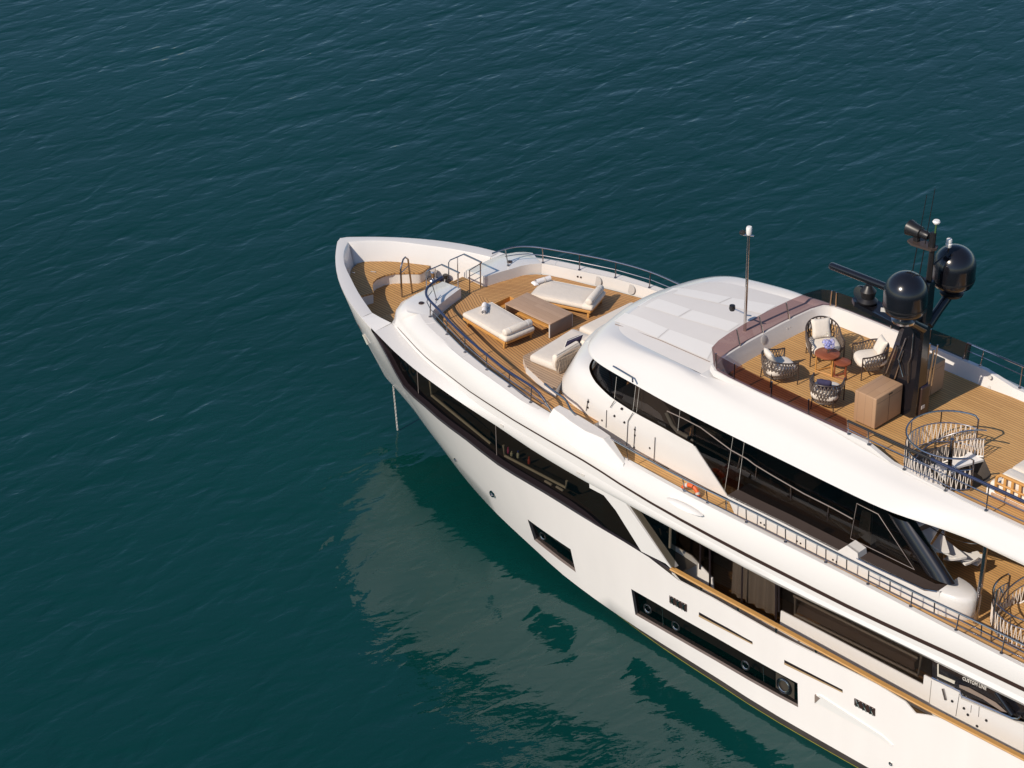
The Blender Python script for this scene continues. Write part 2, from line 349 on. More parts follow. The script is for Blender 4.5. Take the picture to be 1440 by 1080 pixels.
def hull_rows():
    rows = {k: [] for k in ("keel", "wl", "boot", "chine", "zb", "zt", "c4")}
    for X in XS:
        f = fall(X)
        x = X + 5.2 * f; rows["wl"].append((x, -YWL(x), 0.0))
        rows["keel"].append((X + 6.0 * f, -YWL(X + 6.0 * f) * .8, -1.2))
        xc = X + 1.55 * f; ch = Vector((xc, -YCH(xc), ZCH(xc)))
        wl = Vector(rows["wl"][-1]); k = .97; rows["boot"].append(tuple(wl.lerp(ch, k)))
        rows["chine"].append(tuple(ch))
        c4 = Vector((X, -YS(X), C4Z(X)))
        for key, Z in (("zb", ZB), ("zt", ZT)):
            s = (Z(X) - ch.z) / (c4.z - ch.z); p = ch.lerp(c4, s)
            bulge = .35 * f * math.sin(math.pi * s); p.x -= bulge * (1 if X < 6 else 0) * min(1, xc / 2)
            rows[key].append(tuple(p))
        rows["c4"].append(tuple(c4))
    return rows
HR = hull_rows()
hull = MB()
def both(mb, rows, skip=None):
    m = len(rows[0])
    for sgn in (1, -1):
        vs = [(p[0], p[1] * sgn, p[2]) for r in rows for p in r]; fs = []
        for i in range(len(rows) - 1):
            for j in range(m - 1):
                if skip and skip(i, j): continue
                fs.append((i * m + j, i * m + j + 1, (i + 1) * m + j + 1, (i + 1) * m + j))
        mb.add(vs, fs)
    return mb
def inwin(j): return any(a - 1e-3 <= XS[j] and XS[j + 1] <= b + 1e-3 for a, b in ((xw[0], xw[1]), (xw[2], xw[3])))
both(hull, [HR["boot"], HR["chine"], HR["zb"], HR["zt"], HR["c4"]], skip=lambda i, j: i == 2 and inwin(j))
RIMZ = lambda x: K1Z(x) + .0
j0 = [j for j in range(len(XS)) if XS[j] <= 4.31]
both(hull, [[HR["c4"][j] for j in j0], [(XS[j], -YS(XS[j]), RIMZ(XS[j])) for j in j0]])
tr = [HR[k][-1] for k in ("boot", "chine", "zb", "zt", "c4")]
hull.add([*tr, *mirror(tr)[::-1]], [tuple(range(10))])
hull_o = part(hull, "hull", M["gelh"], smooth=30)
part(both(MB(), [HR["keel"], HR["wl"], HR["boot"]]), "boot_stripe", M["boot"], hull_o)
part(both(MB(), [[(p[0], p[1] - .004, p[2] - .01) for p in HR["wl"]], [(p[0], p[1] - .006, p[2] + .018) for p in HR["wl"]]]), "algae_line", M["yellow"], hull_o)
# recessed hull windows with portholes behind the glass
def hull_window(Ws, x0, x1, divs, rings, frame_px):
    js = [j for j in range(len(XS)) if x0 - 1e-3 <= XS[j] <= x1 + 1e-3]
    for sgn in (1, -1):
        fl = lambda p, d=0.: Vector((p[0], (p[1] + d) * sgn, p[2]))
        top = [Vector(HR["zt"][j]) for j in js]; bot = [Vector(HR["zb"][j]) for j in js]
        dep = .09
        b2 = [b.lerp(t, .0) for b, t in zip(bot, top)]
        g = MB().grid([[fl(p, dep) for p in top], [fl(p, dep) for p in b2]])
        wnd = part(g, "hull_window", M["window2"], hull_o, smooth=0)
        rv = MB()
        rv.grid([[fl(p) for p in top], [fl(p, dep) for p in top]]); rv.grid([[fl(p) for p in bot], [fl(p, dep) for p in bot]])
        for k in (0, -1): rv.add([fl(top[k]), fl(top[k], dep), fl(bot[k], dep), fl(bot[k])], [(0, 1, 2, 3)])
        part(rv, "window_reveal", M["reveal"], hull_o, smooth=0)
        bk = MB().grid([[fl(p, dep + .35) for p in top], [fl(p, dep + .35) for p in bot]]); part(bk, "cabin_lining", M["inner"], hull_o, smooth=0)
        if sgn == -1: continue
        for (px, py, r) in rings:
            c = ON(px, py, lambda x, z: hy(x, z) - dep + .012)
            ax = Vector((0, -1, 0)); pts = [Vector(c) + Vector((math.cos(a) * r, 0, math.sin(a) * r)) for a in np.linspace(0, 2 * math.pi, 25)[:-1]]
            part(MB().tube(pts, .022, 6, closed=True), "porthole_ring", M["blackm"] if r < .15 else M["black"], hull_o)
            part(MB().tube([p + Vector((0, .0, 0)) for p in [Vector(c) + (q - Vector(c)) * .8 for q in pts]], .01, 6, closed=True), "porthole_ring", M["steel"], hull_o)
        for (px, py, qx, qy) in divs:
            a = ON(px, py, lambda x, z: hy(x, z) - dep + .01); b = ON(qx, qy, lambda x, z: hy(x, z) - dep + .01)
            part(MB().tube([a, b], .012, 6), "window_divider", M["steel"], hull_o)
hull_window(W1, xw[0], xw[1], [], [(763.5, 754, .1)], None)
hull_window(W2, xw[2], xw[3], [(931.5, 856, 933, 880), (1073.5, 938, 1074.5, 958)], [(911, 856, .12), (950.5, 880, .12), (1048.5, 935.5, .12), (1102, 964.5, .2)], None)
c = ON(1104, 964, lambda x, z: hy(x, z) - .09 - .02)
part(MB().add([ON(px, py, lambda x, z: hy(x, z) - .125) for px, py in [(1091, 945), (1117, 961), (1117, 983), (1091, 967)]], [(0, 1, 2, 3)]), "porthole_panel", M["innerl"], hull_o, smooth=0)
# vents, slots and small fittings on the side of the hull
def hull_quad(pxs, name, m, out=.02, thick=.05, parent=None):
    P = [Vector(onhull(*p)) + Vector((0, -out, 0)) for p in pxs]
    return part(MB().slab(P, (0, thick, 0)), name, m, parent or hull_o, smooth=0)
for q in ([(942, 836.8), (966, 850), (966, 860), (942, 846.5)], [(1202, 981.7), (1231, 996.5), (1231, 1006.8), (1202, 991)]):
    v = hull_quad(q, "side_vent", M["stripe"])
    A = [Vector(onhull(*p)) + Vector((0, -.03, 0)) for p in q]
    for k in range(6):
        t = (k + .5) / 6; a = A[0].lerp(A[1], t); b = A[3].lerp(A[2], t); mid = a.lerp(b, .5)
        zig = MB().tube([a, mid + Vector((.05 * (-1) ** k, 0, 0)), b], .014, 5); part(zig, "vent_bar", M["steel"], hull_o)
def slot(q):
    P = [Vector(onhull(*p)) for p in q]
    fr = MB(); o = Vector((0, -.004, 0)); i = Vector((0, -.006, 0))
    s = part(MB().slab([p + o for p in P], (0, .02, 0)), "bulwark_slot", M["sill"], hull_o, smooth=0)
    lo = [P[3] + i, P[2] + i, P[2].lerp(P[1], .42) + i, P[3].lerp(P[0], .42) + i]
    part(MB().slab(lo, (0, -.004, 0)), "slot_sill", M["slotwood"], hull_o, smooth=0)
slot([(983, 861), (1058, 902.5), (1058, 906), (983, 867)]); slot([(1103, 928), (1185, 970), (1185, 974), (1103, 934)])
# step recess near the waterline: a wedge let into the side
q = [(1147.5, 977), (1154, 977.5), (1241, 1034), (1256, 1048), (1236, 1036), (1147.5, 987)]
hull_quad(q, "boarding_recess", M["gel2"], out=.03)
hull_quad([(1147, 976), (1154.5, 981), (1147, 988)], "boarding_recess_end", M["innerb"], out=.04)
for (px, py, r) in [(641, 646, .05), (693, 694, .10), (1253, 1073.5, .05)]:
    c = Vector(onhull(px, py)) + Vector((0, -.01, 0))
    part(MB().lathe([(0, 0), (r * .6, 0), (r * .6, .02), (r, .02), (r, -.02)], c, 18, Matrix.Rotation(R(90), 4, 'X')), "through_hull", M["steel"], hull_o)
# anchor pocket slit in the bow flare
A = [Vector(ON(px, py, lambda x, z: hy(x, z) if x > 0 else 0)) for px, py in [(504.5, 456), (508, 461), (527, 488), (519, 478)]]
part(MB().slab([a + Vector((-.02, -.03, 0)) for a in A], (.03, .03, 0)), "anchor_pocket", M["stripe"], hull_o, smooth=0)
a = Vector(ON(517, 475, lambda x, z: hy(x, z))); part(MB().tube([a + Vector((-.10, -.08, .1)), a + Vector((.06, -.06, -.16))], .035, 6), "anchor_shank", M["steel"], hull_o)

# ------------------------------------------------------------------ bow: rim cap, bulwark, well, bench
YI = stab((.33, 0), (.40, .10), (.52, .28), (.72, .52), (1.2, .94), (1.9, 1.36), (2.7, 1.80), (3.5, 2.16), (4.5, 2.56))
xi = [.33, .36, .42, .52, .65, .8, 1.0, 1.25, 1.55, 1.9, 2.3, 2.7, 3.1, 3.5, 3.73]
outer = []; inner = []
for x in xi:
    t = (x - .33) / 3.4; X = max(0, x - .33 * (1 - t) ** 1.2); outer.append((X, -YS(X), K1Z(X) + .0)); inner.append((x, -YI(x), K1Z(x) - .0))
mid = [((a[0] + b[0]) / 2, (a[1] + b[1]) / 2, (a[2] + b[2]) / 2 + .012) for a, b in zip(outer, inner)]
drop = [(x + .05 * (1 if x < 1 else .3), -max(0, YI(x) - .03), K1Z(x) - .06) for x in xi]
foot = [(x + .12 + .12 * (1 - x / 4), -max(0, YI(x) - .14), 4.08) for x in xi]
rim = both(MB(), [outer, mid, inner, drop, foot])
part(rim, "bow_bulwark", M["gel"], smooth=32)
# flat shoulder between the rim and the foredeck coaming
YJ = stab((3.73, 2.28), (4.5, 2.26), (4.74, 2.36), (5.42, 2.62), (6.54, 3.0), (7.92, 3.31), (9.2, 3.56), (10.5, 3.645), (12, 3.66), (30, 3.66))
ZJ = stab((3.73, 4.94), (7, 4.90), (8.5, 4.86), (10, 4.80), (12, 4.66), (16, 4.42), (20, 4.36), (24, 4.46), (30, 4.6))
SS = stab((4.4, 2.2), (4.6, 2.24), (4.74, 2.32), (5.42, 2.58), (6.54, 2.96), (7.92, 3.26), (9.2, 3.53), (10.5, 3.63), (12, 3.645), (30, 3.645))
SZ = stab((4.4, 5.0), (8, 5.0), (9.31, 5.05), (10.44, 5.0), (11.7, 4.93), (12.9, 4.86), (14.3, 4.70), (15.4, 4.62), (16.5, 4.58), (18, 4.55), (20.5, 4.55), (22.4, 4.6), (23.8, 4.67), (25.8, 4.73), (30, 4.85))
for sg in (1, -1):
    part(MB().grid([[(x, -YS(x) * sg, K1Z(x)) for x in (3.70, 4.1, 4.5)], [(x, (-YI(min(x, 4.2)) if x < 4 else -2.27) * sg, 4.945) for x in (3.70, 4.1, 4.5)]]), "side_shoulder", M["gel2"], smooth=0)
    part(MB().grid([[(3.73, -2.26 * sg, 4.94), (4.5, -2.27 * sg, 4.94)], [(3.73, -2.14 * sg, 4.08), (4.5, -2.2 * sg, 4.08)]]), "well_side", M["gel2"], smooth=0)
XF = [4.5, 4.75, 5.0, 5.3, 5.6, 6, 6.5, 7, 7.5, 8, 8.6, 9.2, 9.8, 10.4, 11, 11.6, 12.2, 12.8, 13.4, 14, 15, 16, 17, 18, 19, 20, 21, 22, 23, 24, 25, 26, 27, 28, 29.3]
YI2 = stab((4.9, 1.72), (5.3, 1.78), (5.6, 1.92), (5.9, 2.10), (6.87, 2.45), (7.88, 2.79), (9, 3.04), (10.7, 3.27), (12, 3.28), (14, 3.27), (16, 3.34), (20, 3.36), (25, 3.45), (30, 3.45))
ZC = stab((4, 5.58), (6, 5.6), (8, 5.62), (9.5, 5.6), (10.6, 5.5), (11.6, 5.42), (12.6, 5.32), (13.6, 5.23), (16, 5.2), (30, 5.2))
YT = lambda x: YI2(x) + tab((4, .42), (6, .36), (8, .28), (10, .2), (12, .12), (30, .12))(x)
def upper_fascia(x):
    t = YT(x); s = SS(x); J = (x, -YJ(x), ZJ(x)); S_ = (x, -s, SZ(x)); T_ = (x, -t, ZC(x))
    bul = tab((4.5, .10), (8, .10), (11, .07), (14, .05), (30, .04))(x)
    m1 = (x, -(s * .72 + t * .28) - bul, SZ(x) * .55 + ZC(x) * .45); m2 = (x, -(s * .33 + t * .67) - bul * .7, SZ(x) * .2 + ZC(x) * .8)
    return [(x, -YS(x), K1Z(x)), J, S_, m1, m2, T_, (x, -YI2(x), ZC(x) + .005), (x, -YI2(x) + .03, 5.27 if x < 12.3 else 4.95)]
cols = [upper_fascia(x) for x in XF]
rows = list(map(list, zip(*cols)))
# rounded nose of the coaming: front face across the bow well up to the gate
nose = [  # (J, S, m, m2, T, I, D) per station from the gate outwards
    [(4.45, .45, 4.08), (4.45, .45, 4.6), (4.45, .45, 5.2), (4.5, .45, 5.42), (4.6, .45, 5.54), (5.30, .45, 5.6), (5.31, .45, 5.27)],
    [(4.42, .95, 4.08), (4.42, .95, 4.6), (4.42, .95, 5.2), (4.5, .95, 5.44), (4.62, .95, 5.56), (5.42, 1.0, 5.6), (5.43, 1.0, 5.27)],
    [(4.42, 1.5, 4.08), (4.42, 1.5, 4.6), (4.42, 1.5, 5.2), (4.5, 1.48, 5.46), (4.66, 1.45, 5.58), (5.5, 1.30, 5.6), (5.51, 1.29, 5.27)],
    [(4.43, 2.0, 4.5), (4.43, 2.0, 4.75), (4.44, 1.98, 5.15), (4.54, 1.92, 5.46), (4.76, 1.82, 5.58), (5.56, 1.58, 5.6), (5.57, 1.57, 5.27)]]
f0 = cols[0]
st = [(4.5, 2.26, 4.94), (4.5, 2.26, 4.94), (4.55, 2.22, 5.05), (4.62, 2.2, 5.36), (4.74, 2.14, 5.54), (4.95, 2.08, 5.59), (5.68, 1.86, 5.6), (5.69, 1.85, 5.27)]
nose.append([st[0], st[1], st[2], st[3], st[4], st[6], st[7]])
nose[-1][4] = (4.9, 2.1, 5.59)
c1 = [(4.74, 2.36, 4.93), (4.74, 2.35, 4.96), (4.74, 2.34, 5.06), (4.86, 2.36, 5.36), (5.0, 2.33, 5.54), (5.86, 2.07, 5.6), (5.87, 2.05, 5.27)]
nose.append([c1[0], c1[1], c1[2], c1[3], (5.06, 2.27, 5.59), c1[5], c1[6]])
cm = MB(); 
for sg in (-1, 1): cm.grid([[(p[0], p[1] * sg, p[2]) for p in st_] for st_ in nose])
for sg in (-1, 1): cm.add([(p[0], p[1] * sg, p[2]) for p in nose[0]], [(0, 1, 2, 3, 4, 5, 6)])
# carry on aft: shift the coaming's inner rows so that they meet the nose
aft = []
for x in [5.0, 5.3, 5.6, 6.0] + XF[6:]:
    c_ = upper_fascia(x); xo = 1.0 * max(0, 1 - (x - 4.74) / 1.6) * .9
    T2 = max(x, min(x + .3 * max(0, 1 - (x - 4.74) / 1.5), 30)); I2 = x + xo
    aft.append([c_[1], ((c_[1][0] + c_[2][0]) / 2, (c_[1][1] + c_[2][1]) / 2, (c_[1][2] + c_[2][2]) / 2), c_[2], c_[3], (T2, -YT(T2) if x > 5.2 else -2.36, ZC(T2)), (I2, -YI2(I2), ZC(I2)), (I2, -YI2(I2) + .03, 5.27 if I2 < 12.3 else 4.95)])
first = [(p[0], -p[1], p[2]) for p in nose[-1]]
allr = [first] + aft
for sg in (1, -1): cm.grid([[(p[0], p[1] * sg, p[2]) for p in st_] for st_ in allr])
coam = part(cm, "upper_deck_coaming", M["gel"], smooth=52)
# grey non-slip tops of the coaming, with panel seams at the stanchions
for sg in (1, -1):
    A_ = [a for a in aft if 5.2 < a[0][0] < 11.2]
    strip = [[(a[4][0] * (1 - t) + a[5][0] * t, (a[4][1] * (1 - t) + a[5][1] * t) * sg, a[4][2] * (1 - t) + a[5][2] * t + .005) for t in (.12, .5, .9)] for a in A_]
    ct_ = part(MB().grid(strip), "coaming_top", M["nonskid"], smooth=40)
    for i in range(2, len(strip) - 1, 2): part(MB().tube([Vector(p) + Vector((0, 0, .002)) for p in strip[i]], .008, 4), "top_seam", M["white"], ct_)
    for px, py in ((592.5, 426),) if sg > 0 else ((716.7, 368),):
        c = PZ(px, py, 5.60); part(MB().lathe([(0, .02), (.03, .02), (.07, .012), (.085, -.03)], c, 16), "fairlead", M["stripe"], ct_)
ONS = lambda px, py: (lambda y: [y := YI2(PY(px, py, y)[0]) - .03 for _ in range(12)][-1])(3.0)
for px, py, r in ((840, 395.5, .145), (887, 407, .145), (812, 389, .025), (816.5, 390, .025), (761, 387, .03)):
    y = ONS(px, py); c = Vector(PY(px, py, y)); q_ = Vector((0, 0, 1)).rotation_difference(Vector((0, -1, .12))).to_matrix().to_4x4()
    part(MB().lathe([(0, .006), (r * .97, .006), (r, 0), (r, -.02)], c, 24, q_), "speaker_disc" if r > .1 else "coaming_fitting", M["disc"] if r > .1 else M["stripe"], coam)
# band between the windows and the stripe, with the shoulder forward
xb = [4.5, 4.74, 5.0, 5.3, 5.6, 6] + XF[6:]
kk = [(x, -YS(x), K1Z(x)) for x in xb]; jj = [(x, -YJ(x), ZJ(x)) for x in xb]
mm = [(x, -(YS(x) * .5 + YJ(x) * .5) - tab((4, .0), (8, .03), (12, .05), (30, .06))(x), (K1Z(x) + ZJ(x)) / 2) for x in xb]
under = [(x, -YS(x) + .25, K1Z(x) - .015) for x in xb]
part(both(MB(), [under, kk, mm, jj]), "upper_deck_band", M["gel"], smooth=52)
# dark styling stripe and its groove
xs_ = [4.62, 4.8] + XF[2:]
wS = tab((4.6, .012), (5.5, .022), (9, .03), (14, .05), (18, .085), (30, .10))
part(both(MB(), [[(x, -SS(x) - .012, SZ(x) - wS(x) * .7) for x in xs_], [(x, -SS(x) - .014, SZ(x) + wS(x) * .5) for x in xs_]]), "styling_stripe", M["stripe"], coam)
# bow well floor, bench, step, hatch
fl = [(x + .2, -max(0, YI(x) - .1), 4.1) for x in xi] + [(4.46, -2.2, 4.1)]
mbf = both(MB(), [fl, [(p[0], 0, 4.1) for p in fl]]); part(mbf, "bow_well_deck", M["teak_bow"], smooth=0)
bo = [(2.10, -1.30), (1.7, -1.10), (1.3, -.84), (.99, -.55), (.78, -.28), (.66, .02), (.72, .34), (.9, .60), (1.22, .90), (1.6, 1.16), (1.95, 1.42)]
bi = [(2.2, -.80), (1.95, -.62), (1.74, -.40), (1.65, -.18), (1.66, .10), (1.76, .36), (2.0, .62), (2.26, .86)]
bench = part(MB().prism(bo[::1] + [(2.2, 1.36), (2.28, .98)] + bi[::-1], 4.1, 4.40), "bow_bench", M["gel2"], smooth=45)
def off(pts, d):
    return pts
bi2 = [(p[0] + .05, p[1] + (.02 if p[1] > 0 else -.02)) for p in bi]
part(MB().prism(bo + [(2.22, 1.38), (2.33, .98)] + bi2[::-1], 4.402, 4.45), "bench_top", M["teak_bow"], bench, smooth=0)
part(MB().box((1.35, .0, 4.456), (.16, .05, .01), .6), "bench_latch", M["steel"], bench); part(MB().box((.98, -.42, 4.456), (.1, .05, .01), .3), "bench_latch", M["steel"], bench)
part(MB().box((3.72, -1.42, 4.19), (1.1, .75, .18), R(-14), .02), "deck_step", M["teak_bow"])
part(MB().box((2.46, 1.52, 4.12), (.62, .42, .03), R(38), .01), "deck_hatch", M["navy"])
wl_ = part(MB().lathe([(0, .30), (.09, .30), (.11, .26), (.06, .18), (.06, .08), (.14, .04), (.16, 0)], (2.42, 1.28, 4.12), 20), "windlass", M["steel"])
wl2 = part(MB().lathe([(0, .22), (.07, .22), (.08, .18), (.05, .1), (.1, .03), (.12, 0)], (2.75, 1.45, 4.12), 20), "windlass", M["blackm"])
bol = MB().lathe([(0, .34), (.07, .33), (.08, .28), (.05, .24), (.05, .06), (.09, .03), (.1, 0)], (3.05, -1.72, 4.1), 16)
part(bol, "bollard", M["steel"])

for q in ((811, 664, 815.5, 666.3), (817, 667, 822, 669.5), (703.5, 597.5, 708, 600)):
    yb_ = lambda x, z: YS(x) + tab((4, .0), (8, .03), (12, .05), (30, .06))(x)
    a, b = Vector(ON(q[0], q[1], yb_)), Vector(ON(q[2], q[3], yb_)); d = b - a
    part(MB().slab([a + Vector((0, -.012, -.03)), b + Vector((0, -.012, -.03)), b + Vector((0, -.012, .03)), a + Vector((0, -.012, .03))], (0, .06, 0)), "band_vent", M["letter"], hull_o, smooth=0)
part(MB().tube([ON(px, py, lambda x, z: YS(x) + .004) for px, py in ((829, 677.5), (852, 690), (876, 702))], .018, 5), "window_top_seam", M["stripe"], hull_o)

# ------------------------------------------------------------------ decks of teak
xd = [5.25, 5.35, 5.45, 5.6, 5.8, 6.1, 6.5, 7, 7.5, 8, 8.6, 9.2, 9.8, 10.4, 11, 11.6, 12.3]
def IY(x): return min(YI2(x) - .02, tab((5.25, .42), (5.32, .9), (5.45, 1.2), (5.56, 1.6), (5.7, 1.86), (6.2, 2.2), (30, 9))(x))
g = []
for x in xd: g.append([(x, IY(x) * t, 5.3) for t in np.linspace(-1, 1, 25)])
fd = MB().grid(g); fd.uv = lambda c: (c.x, YI2(c.x) - abs(c.y))
part(fd, "foredeck_teak", M["teak_fore"], smooth=0)
part(MB().prism([(4.46, -.44), (5.3, -.44), (5.3, .44), (4.46, .44)], 4.9, 5.296), "gate_threshold", M["teak_bow"], smooth=0)
g = [[(x, (YI2(x) - .0) * t, 4.97) for t in np.linspace(-1, 1, 9)] for x in [12.3] + XF[XF.index(12.8):]]
part(MB().grid(g), "upper_deck_teak", M["teak"], smooth=0)
part(MB().add([(12.3, -3.25, 4.97), (12.3, 3.25, 4.97), (12.3, 3.25, 5.3), (12.3, -3.25, 5.3)], [(0, 1, 2, 3)]), "deck_riser", M["gel2"], smooth=0)
part(MB().grid([[(x, (YS(x) - .28) * t, K1Z(x) - .02) for t in np.linspace(-1, 1, 5)] for x in [5, 6, 7, 8, 9, 10, 11, 12, 13, 14, 17, 20, 24, 29.3]]), "main_deckhead", M["gel2"], smooth=0)
part(MB().grid([[(x, hy(x, 2.0) * t * .97, 2.0) for t in np.linspace(-1, 1, 5)] for x in [13.6, 16, 20, 29.3]]), "main_deck_teak", M["teak"], smooth=0)

# ------------------------------------------------------------------ port and starboard bow window band (main deck cabin)
BX = [4.45, 4.8, 5.2, 5.6, 6, 6.5, 7, 7.5, 8, 8.6, 9.2, 9.8, 10.4, 11, 11.6, 12.2, 12.8, 13.4, 14, 14.7, 15.4, 15.8]
def gdep(x): return tab((4.4, .05), (5.2, .16), (9, .2), (12.6, .2), (13.3, .06), (16, .03))(x)
def c4(x): return C4Z(x)
for sgn in (1, -1):
    fl_ = lambda L: [(p[0], p[1] * sgn, p[2]) for p in L]
    sill = MB(); lip = tab((4.4, .02), (6, .05), (12.6, .06), (13.2, .012), (16, .012))
    sill.grid([fl_([(x, -YS(x) - .0, c4(x)) for x in BX]), fl_([(x, -YS(x) + .02, c4(x) + lip(x)) for x in BX]), fl_([(x, -YS(x) + gdep(x), c4(x) + lip(x) + .015) for x in BX])])
    part(sill, "window_ledge", M["sill"], hull_o, smooth=40)
    gb = fl_([(x, -YS(x) + gdep(x), c4(x) + lip(x)) for x in BX]); gt = fl_([(x, -YS(x) + gdep(x) + .02, K1Z(x) - .0) for x in BX])
    gw = part(MB().grid([gb, gt]), "bow_window", M["window"], hull_o, smooth=0)
    ib = fl_([(x, -YS(x) + gdep(x) + (1.1 if x > 6 else .35), c4(x) - .2) for x in BX]); it = fl_([(x, -YS(x) + gdep(x) + (1.1 if x > 6 else .35), K1Z(x)) for x in BX])
    fb = fl_([(x, -YS(x) + gdep(x) + .02, c4(x) - .12) for x in BX])
    part(MB().grid([it, ib, fb]), "cabin_lining", M["inner"], hull_o, smooth=0)
def inband(px, py, d=.0): return Vector(ON(px, py, lambda x, z: YS(x) - gdep(x) - d))
for a, b in [((586.7, 521.7), (588.5, 553)), ((697, 598.5), (698.5, 640)), ((830, 684), (830.5, 726))][:2]:
    part(MB().tube([inband(*a), inband(*b)], .009, 5), "window_seam", M["reveal"], hull_o)
for pts in ([(604.5, 536), (607, 556), (690, 624)], [(708, 626), (710, 641), (796, 686), (797, 676)]):
    part(MB().tube([inband(px, py, .14) for px, py in pts], .035, 6), "cabin_window_frame", M["innerl"], hull_o)
part(MB().grid([[inband(px, py, .30) for px, py in [(612, 553), (652, 586), (689, 617)]], [inband(px, py, .75) for px, py in [(616, 548), (655, 577), (690, 606)]]]), "cabin_bench", M["innerb"], hull_o, smooth=0)
c = inband(569, 515, .06); part(MB().tube([c + Vector((math.cos(a) * .12, 0, math.sin(a) * .14)) for a in np.linspace(0, 6.28, 21)[:-1]], .03, 6, closed=True), "porthole_ring", M["blackm"], hull_o)
part(MB().grid([[inband(px, py, .13) for px, py in [(709, 642), (796, 687)]], [inband(px, py, .5) for px, py in [(711, 634), (798, 678)]]]), "galley_shelf", M["inner"], hull_o, smooth=0)
for q in [(766, 676, 776, 682), (782, 684, 792, 690)]:
    a = inband(q[0], q[1], .05); b = inband(q[2], q[3], .05); part(MB().box((a + b) / 2, ((b - a).length, .06, .05), 0, .015, Matrix.Rotation(math.atan2(-(b.z - a.z), b.x - a.x), 4, 'Y')), "galley_vent", M["letter"], hull_o)
# wide diagonal pillar that divides bow cabin from the side deck, with the thin white strip above the glass
def side_poly(pxs, d, thick, name, m, parent, smooth=0):
    P = [Vector(ON(px, py, lambda x, z: YS(x) + d)) for px, py in pxs]
    for sgn in (1, -1):
        o = part(MB().slab([(p.x, p.y * sgn, p.z) for p in P], (0, thick * sgn, 0)), name, m, parent, smooth=smooth)
    return o
side_poly([(828.6, 678.5), (875, 702), (880, 708), (945, 801), (936, 792.5), (901.8, 775.5), (866, 718), (849, 696.5), (829, 686)], -.008, .24, "diagonal_pillar", M["gel"], hull_o)

# ------------------------------------------------------------------ main deck side: bulwark, teak cap, saloon wall
bx = [15.7, 16, 17, 18, 19, 20.4, 21, 22, 22.8, 23.1, 23.4, 23.8, 24.5, 26, 28, 29.3]
part(both(MB(), [[(x, -YS(x), C4Z(x)) for x in bx], [(x, -YS(x) + .035, C4Z(x) + .0) for x in bx], [(x, -hy(x, 2.0) + .10, 2.0) for x in bx]]), "bulwark_lining", M["gel2"], smooth=0)
capz = tab((15.7, 3.06), (17, 3.03), (19.2, 3.0), (23, 2.92), (26, 2.94), (30, 2.98))
cxs = [15.72, 16.5, 17.5, 18.5, 19.5, 20.5, 21.5, 22.5, 23.3, 24, 25, 26, 27.5, 29.3]
for sgn in (-1, 1):
    rr = [[(x, (YS(x) + a) * sgn, capz(x) + b) for x in cxs] for a, b in ((-.10, 0), (-.08, .022), (.045, .022), (.06, 0), (.045, -.028), (-.08, -.028), (-.10, 0))]
    cap = part(MB().grid(rr), "teak_cap_rail", M["capteak"], smooth=45)
    for x in (16.67, 17.83, 19.0, 20.19, 21.38, 22.57):
        part(MB().box((x, (YS(x) - .03) * sgn, (C4Z(x) + capz(x)) / 2 - .01), (.06, .04, max(.05, capz(x) - C4Z(x) - .05)), 0, .008), "rail_post", M["rail"], cap)
YW = 2.78
for sgn in (1, -1):
    def sw(pts, name, m, d=0., thick=.06, parent=None, smooth=0):
        return part(MB().slab([(p[0], -(YW + d) * sgn, p[1]) for p in pts], (0, thick * sgn, 0)), name, m, parent or hull_o, smooth=smooth)
    sw([(14.0, 2.0), (29.3, 2.0), (29.3, 3.0), (22.65, 3.0), (22.65, 2.72), (18.45, 2.72), (18.45, 2.3), (16.35, 2.3), (16.3, 2.62), (15.6, 2.95), (14, 3.05)], "saloon_wall", M["gel"])
    sw([(14, 2.97), (15.55, 2.9), (16.25, 2.6), (16.3, 2.3), (18.45, 2.3), (18.45, 2.7), (22.65, 2.7), (22.65, 2.98), (29.3, 2.98), (29.3, 4.2), (14, 4.2)], "saloon_window", M["salonglass"], d=-.03, thick=.01)
    part(MB().add([(14, -1.5 * sgn, 2.0), (29.3, -1.5 * sgn, 2.0), (29.3, -1.5 * sgn, 4.2), (14, -1.5 * sgn, 4.2)], [(0, 1, 2, 3)]), "saloon_lining", M["innerb"], hull_o, smooth=0)
def wq(pxs, name, m, d=0., thick=.04, parent=None):
    P = [Vector(PY(px, py, -(YW + d))) for px, py in pxs]; return part(MB().slab(P, (0, thick, 0)), name, m, parent or hull_o, smooth=0)
# window frames and mullions seen through and on the saloon glass
for a, b in [((943, 738), (942, 775)), ((985, 764), (984, 800)), ((998, 770), (998, 826)), ((1044, 796), (1043, 850)), ((1091, 821), (1091, 875)), ((1095, 824), (1095, 860))]:
    part(MB().tube([PY(*a, -YW - .02), PY(*b, -YW - .02)], .028, 4), "door_frame", M["sill"], hull_o)
part(MB().tube([PY(943, 741, -YW - .5), PY(942, 770, -YW - .5)], .035, 8), "side_deck_post", M["gel"], hull_o)
wq([(912, 735), (941, 752), (941, 770), (912, 752)], "wall_panel", M["sill"], d=.012, thick=.02)
for q in ([(926.5, 742), (928.5, 743), (931, 755), (929, 755)], [(937, 747), (939.5, 748), (939.5, 749.5), (937, 748.5)], [(937, 754), (939.5, 755), (939.5, 756.5), (937, 755.5)]):
    wq(q, "door_handle", M["steel"], d=.03)
for q in ([(958, 751), (959.5, 751.5), (960, 763), (978, 772), (978, 773.5), (958, 763.5)], [(969, 757), (978, 761.5), (978, 771), (969, 766)]):
    wq(q, "cabin_window_frame", M["innerl"], d=-.3, thick=.02)
part(MB().grid([[(x, -YW + .22 + .04 * math.sin(x * 21), z) for x in np.linspace(16.75, 18.1, 60)] for z in (2.3, 4.15)]), "curtain", M["curtain"], hull_o, smooth=60)
